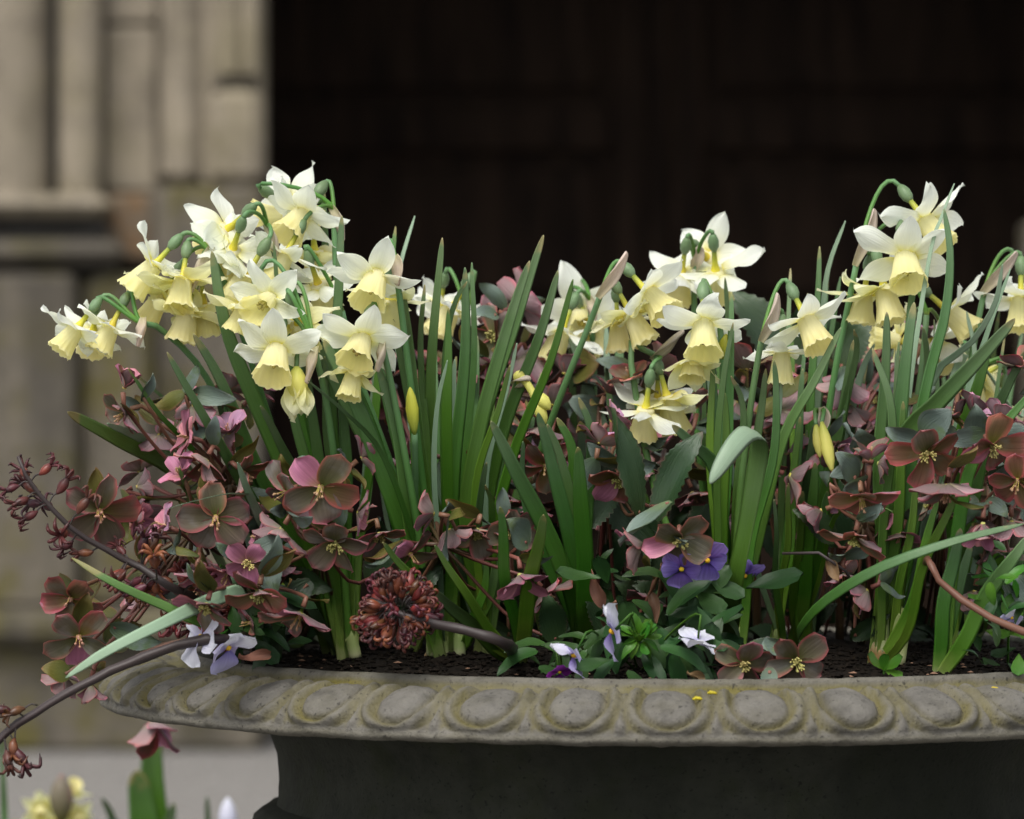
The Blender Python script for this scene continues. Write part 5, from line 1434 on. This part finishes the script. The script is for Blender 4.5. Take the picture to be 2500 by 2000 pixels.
CAP = [capsule_mesh(1, 'floret_a', 'floret_b'), capsule_mesh(2, 'floret_a', 'floret_a'), capsule_mesh(3, 'floret_b', 'floret_b'), capsule_mesh(4, 'floret_a', 'floret_b')]
def floret(t, p, d, s, R, kinds=None):
    x = d.normalized()
    z = Vector((0, 0, 1)) - x * x.z
    if z.length < .05: z = Vector((0, 1, 0)) - x * x.y
    z.normalize()
    W_ = Matrix.Translation(p + x * .009 * s) @ Matrix((x, z.cross(x), z)).transposed().to_4x4() @ Matrix.Rotation(R.uniform(0, 6), 4, 'X') @ Matrix.Scale(s, 4)
    f = obj('floret', R.choice(kinds or FLO), t, W_)
    q = p + x * .0005
    tube('floret_stalk', [p, p + x * .005 * s + Vector((0, 0, .0018)), p + x * .0105 * s], .0006, M['dry_stalk'], t, 5, 5)
b = base_at(640, 1560)
t = thing('withered_hyacinth', b, 'withered hyacinth spike jutting out toward the column plinth, rust-red shrivelled florets', 'dead flower', 'withered hyacinths')
pts = [b, P(470, 1458, -.26), P(330, 1380, -.29), P(235, 1330, -.30), P(150, 1268, -.31), P(75, 1180, -.315), P(52, 1135, -.315), P(42, 1115, -.315)]
tube('stalk', pts, [.0052, .0058, .0060, .0046, .0034, .0022, .0011], M['dry_stalk'], t, 10, 40)
c = spline(pts, 60)
R = random.Random(5)
for i in range(60):
    k = R.uniform(27, 59)
    p = c[int(k)]
    tdir = (c[min(60, int(k) + 1)] - c[int(k) - 1]).normalized()
    d = Vector((R.gauss(0, 1), R.gauss(0, .8), R.gauss(-.25, 1)))
    d = d - tdir * d.dot(tdir) + tdir * .25
    if k < 40 and d.z > .2: d.z = -abs(d.z)
    floret(t, p, d, R.uniform(.75, 1.15), R)
b = base_at(700, 1592)
t = thing('withered_hyacinth', b, 'long bare dark hyacinth stalk arching down across the rim with few rusty florets', 'dead flower', 'withered hyacinths')
pts = [b, P(560, 1562, -.34), P(465, 1568, -.36), P(330, 1612, -.37), P(200, 1672, -.375), P(100, 1730, -.375), P(20, 1785, -.375), P(-40, 1850, -.375), P(-70, 1930, -.37)]
tube('stalk', pts, [.0032, .0034, .0035, .0035, .0034, .0031, .0028, .002], M['dry_stalk'], t, 10, 44)
for x, y, an in ((92, 1722, 165), (40, 1770, 95), (8, 1800, 75), (60, 1752, 200), (-10, 1830, 120), (20, 1790, 60), (-20, 1850, 100)):
    floret(t, P(x, y, -.376), axis(an, R.uniform(-10, 25)), R.uniform(.85, 1.1), R)
b = base_at(1262, 1600)
t = thing('withered_hyacinth', b, 'fallen hyacinth head, a round ball of crisp rust-brown florets on a dark stalk', 'dead flower', 'withered hyacinths')
pts = [b, P(1235, 1572, -.375), P(1120, 1535, -.385), P(1010, 1512, -.385), P(960, 1490, -.38), P(905, 1465, -.37)]
tube('stalk', pts, [.0036, .0042, .0043, .0040, .003, .002], M['dry_stalk'], t, 10, 40)
c0 = P(972, 1490, -.375)
for i in range(78):
    u = Vector((R.gauss(0, 1), R.gauss(0, 1), R.gauss(0, 1))).normalized()
    p = c0 + Vector((u.x * .006, u.y * .006, u.z * .004))
    dd = (u + Vector((R.uniform(-.5, .5), R.uniform(-.5, .5), R.uniform(-.5, .5)))).normalized()
    floret(t, p, dd, R.uniform(.62, .9), R, CAP if R.random() < .75 else FLO)
b = base_at(2500, 1600)
t = thing('bare_twig', base_at(2240, 1500), 'bare reddish-brown twig curving down across dark leaves to the viola bud', 'twig')
tube('stalk', [WM[t.name].translation, P(2262, 1370, -.30), P(2285, 1410, -.35), P(2345, 1462, -.37), P(2430, 1515, -.38), P(2500, 1543, -.385), P(2580, 1560, -.385)], [.0014, .0015, .0018, .0021, .0023], M['hstem'], t, 8, 28)
t = thing('bare_twig', base_at(2060, 1500), 'thin dark twig with shrivelled tip in shade behind the hellebores', 'twig')
tube('stalk', [WM[t.name].translation, P(2080, 1420, -.28), P(2040, 1385, -.3), P(1980, 1340, -.31), P(1910, 1350, -.3)], [.0014, .0016, .0013, .0009], M['dry_stalk'], t, 7, 20)
# dead leaves
DEAD = [petal('dead_leaf', .022, .009, [M['dead']], f_leaf, 4, 9, .5, cv, .3, tw, .15, sd, thick=.0003) for cv, tw, sd in ((.4, 1.2, 51), (-.5, -1.5, 52), (.2, 2.2, 53))]
for i, (x, y, Y, an, s, lab) in enumerate([
 (1480, 1530, -.33, 280, 1.15, 'curled tan dead leaf standing behind the lilac viola'), (1590, 1450, -.3, 75, .85, 'crumpled ochre dead leaf below the purple violas'),
 (2020, 1370, -.31, 60, .9, 'shrivelled tan leaf scrap hanging from the thin dark twig'), (1720, 1655, -.398, 180, .7, 'small brown leaf scrap lying before the white viola bud'),
 (1470, 1480, -.3, 250, 1.0, 'brown dead hellebore sepal curled beside broad bulb leaves'), (660, 1600, -.33, 165, 1.1, 'russet dead sepal lying on soil next to white violas')]):
    d = axis(an, 25)
    z = Vector((0, -1, .3)); z = (z - d * z.dot(d)).normalized()
    o = obj('dead_leaf', DEAD[i % 3], None, Matrix.Translation(P(x, y, Y)) @ Matrix((d, z.cross(d), z)).transposed().to_4x4() @ Matrix.Scale(s, 4))
    tag(o, lab, 'dead leaf', 'dead leaf scraps')
# yellow petal bits on the rim
def on_rim(px, py):
    for i in range(400):
        Y = -.40 + i * .001
        q = P0(px, py, Y)
        r = math.hypot(q.x - UX, q.y)
        zz = None
        if .4235 - DR <= r <= .441 - DR: zz = .8310
        elif .441 - DR < r < .485 - DR:
            for (ra, za), (rb, zb) in zip(ov, ov[1:]):
                if ra <= r <= rb: zz = za + (zb - za) * (r - ra) / max(rb - ra, 1e-6)
        if zz is not None and q.z <= zz + .0035: return Vector((q.x, q.y, zz + .003))
    return P(px, py, -.45)
for x, y, lab in ((1738, 1692, 'yellow petal scrap on the rim beside the paired hellebores'), (1703, 1707, 'small yellow crumb stuck on a carved egg of the rim'),
                  (2428, 1682, 'yellow petal crumb on the mossy lip near the twig')):
    q = on_rim(x, y)
    v, f, u = tube_geo([(-.003, 0, 0), (-.001, .0005, .0007), (.0015, 0, .0005), (.003, -.0006, 0)], [.0005, .0012, .001, .0004], 6)
    tag(obj('petal_scrap', mk('petal_scrap', v, f, M['petalbit'], u), None, Matrix.Translation(q)), lab, 'petal', 'yellow scraps on the rim')

# ------------------------------------------------------------------ bed behind the urn (its plants show, out of focus)
YB = 1.02
trough = thing('stone_trough', (-.55, YB, 0), 'low stone planting trough behind the urn, spring flowers standing in it', 'trough')
for x0, x1, y0, y1 in ((-1.05, -.05, YB - .26, YB - .20), (-1.05, -.05, YB + .20, YB + .26), (-1.05, -.99, YB - .198, YB + .198), (-.11, -.05, YB - .198, YB + .198)):
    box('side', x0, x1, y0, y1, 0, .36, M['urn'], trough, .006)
box('fill', -.988, -.112, YB - .198, YB + .198, .02, .335, M['soil'], trough, .004)
def bed_plant(x, lab, leaves, flowers, cat='narcissus', nm='narcissus_plant'):
    b = Vector((P(x, 1000, YB).x, YB, .333))
    t = thing(nm, b, lab, cat, 'flowers in the trough behind')
    for px, wpx, mt in leaves:
        pts = [P(a_, c_, YB + .02 * i) for i, (a_, c_) in enumerate(px)] + [b]
        blade(t, list(reversed(pts)), wpx * MPP * 1.34, mt, yaw=rnd.uniform(-.3, .3), chan=.3, basew=.8, tipf=.3, thick=.002)
    for (fx, fy, an, tw, s) in flowers:
        c = P(fx, fy, YB - .02)
        node = P(fx + 12, fy + 50, YB)
        tube('stem', [b, b.lerp(node, .5) + Vector((.01, 0, 0)), node], .003, M['scape'], t, 7, 10)
        narcissus_flower(t, c, axis(an, tw), s, rnd.uniform(0, 6), 'c', 0, rnd, node=node, ndir=Vector((0, 0, 1)))
    return t
bed_plant(110, 'blurred pale yellow narcissus in the trough beside the brown bud', [([(60, 2030), (70, 2200)], 30, 'blade'), ([(40, 2000), (70, 2300)], 26, 'blade')],
          [(100, 1975, 80, 60, .7), (135, 2005, 60, 40, .65)])
bed_plant(185, 'blurred yellow narcissus flowers in the trough behind the brown bud', [([(250, 2040), (200, 2300)], 26, 'blade')], [(172, 1935, 300, 30, .6), (184, 1992, 40, 50, .6)])
t = bed_plant(155, 'blurred plump brown-purple bud on a stalk among yellow narcissus', [], [], 'bud', 'tulip_plant')
q = P(150, 1950, YB - .04)
tube('stem', [WM[t.name].translation, q + Vector((.002, 0, -.1)), q + Vector((0, 0, -.02))], .003, M['scape'], t, 7, 10)
bud(t, q + Vector((0, 0, -.022)), q + Vector((0, 0, .022)), .0115, 'sep0')
bed_plant(375, 'blurred broad pale green tulip leaves standing in the trough', [([(374, 1795), (372, 1900), (378, 2060), (376, 2300)], 100, 'blade_bright'), ([(335, 1880), (352, 2000), (374, 2200)], 110, 'blade_bright'),
          ([(425, 1960), (405, 2050), (384, 2200)], 50, 'blade')], [], 'tulip leaves', 'tulip_plant')
bed_plant(300, 'blurred slanting green tulip leaf in the trough', [([(250, 1948), (275, 2000), (300, 2120)], 34, 'blade')], [], 'tulip leaves', 'tulip_plant')
bed_plant(505, 'blurred single upright green leaf tip in the trough', [([(505, 1945), (508, 2030), (508, 2200)], 26, 'blade'), ([(470, 2010), (490, 2150)], 30, 'blade')], [], 'tulip leaves', 'tulip_plant')
bed_plant(8, 'blurred tall green leaf at the end of the trough', [([(2, 1790), (8, 1900), (12, 2100)], 24, 'blade'), ([(35, 2000), (20, 2150)], 30, 'blade')], [], 'tulip leaves', 'tulip_plant')
t = bed_plant(556, 'blurred white flower bud close to the urn body', [], [], 'bud', 'tulip_plant')
q = P(556, 1985, YB - .04)
tube('stem', [WM[t.name].translation, q + Vector((.002, 0, -.1)), q + Vector((0, 0, -.02))], .003, M['scape'], t, 7, 10)
bud(t, q + Vector((0, 0, -.024)), q + Vector((0, 0, .014)), .0085, 'v_white')
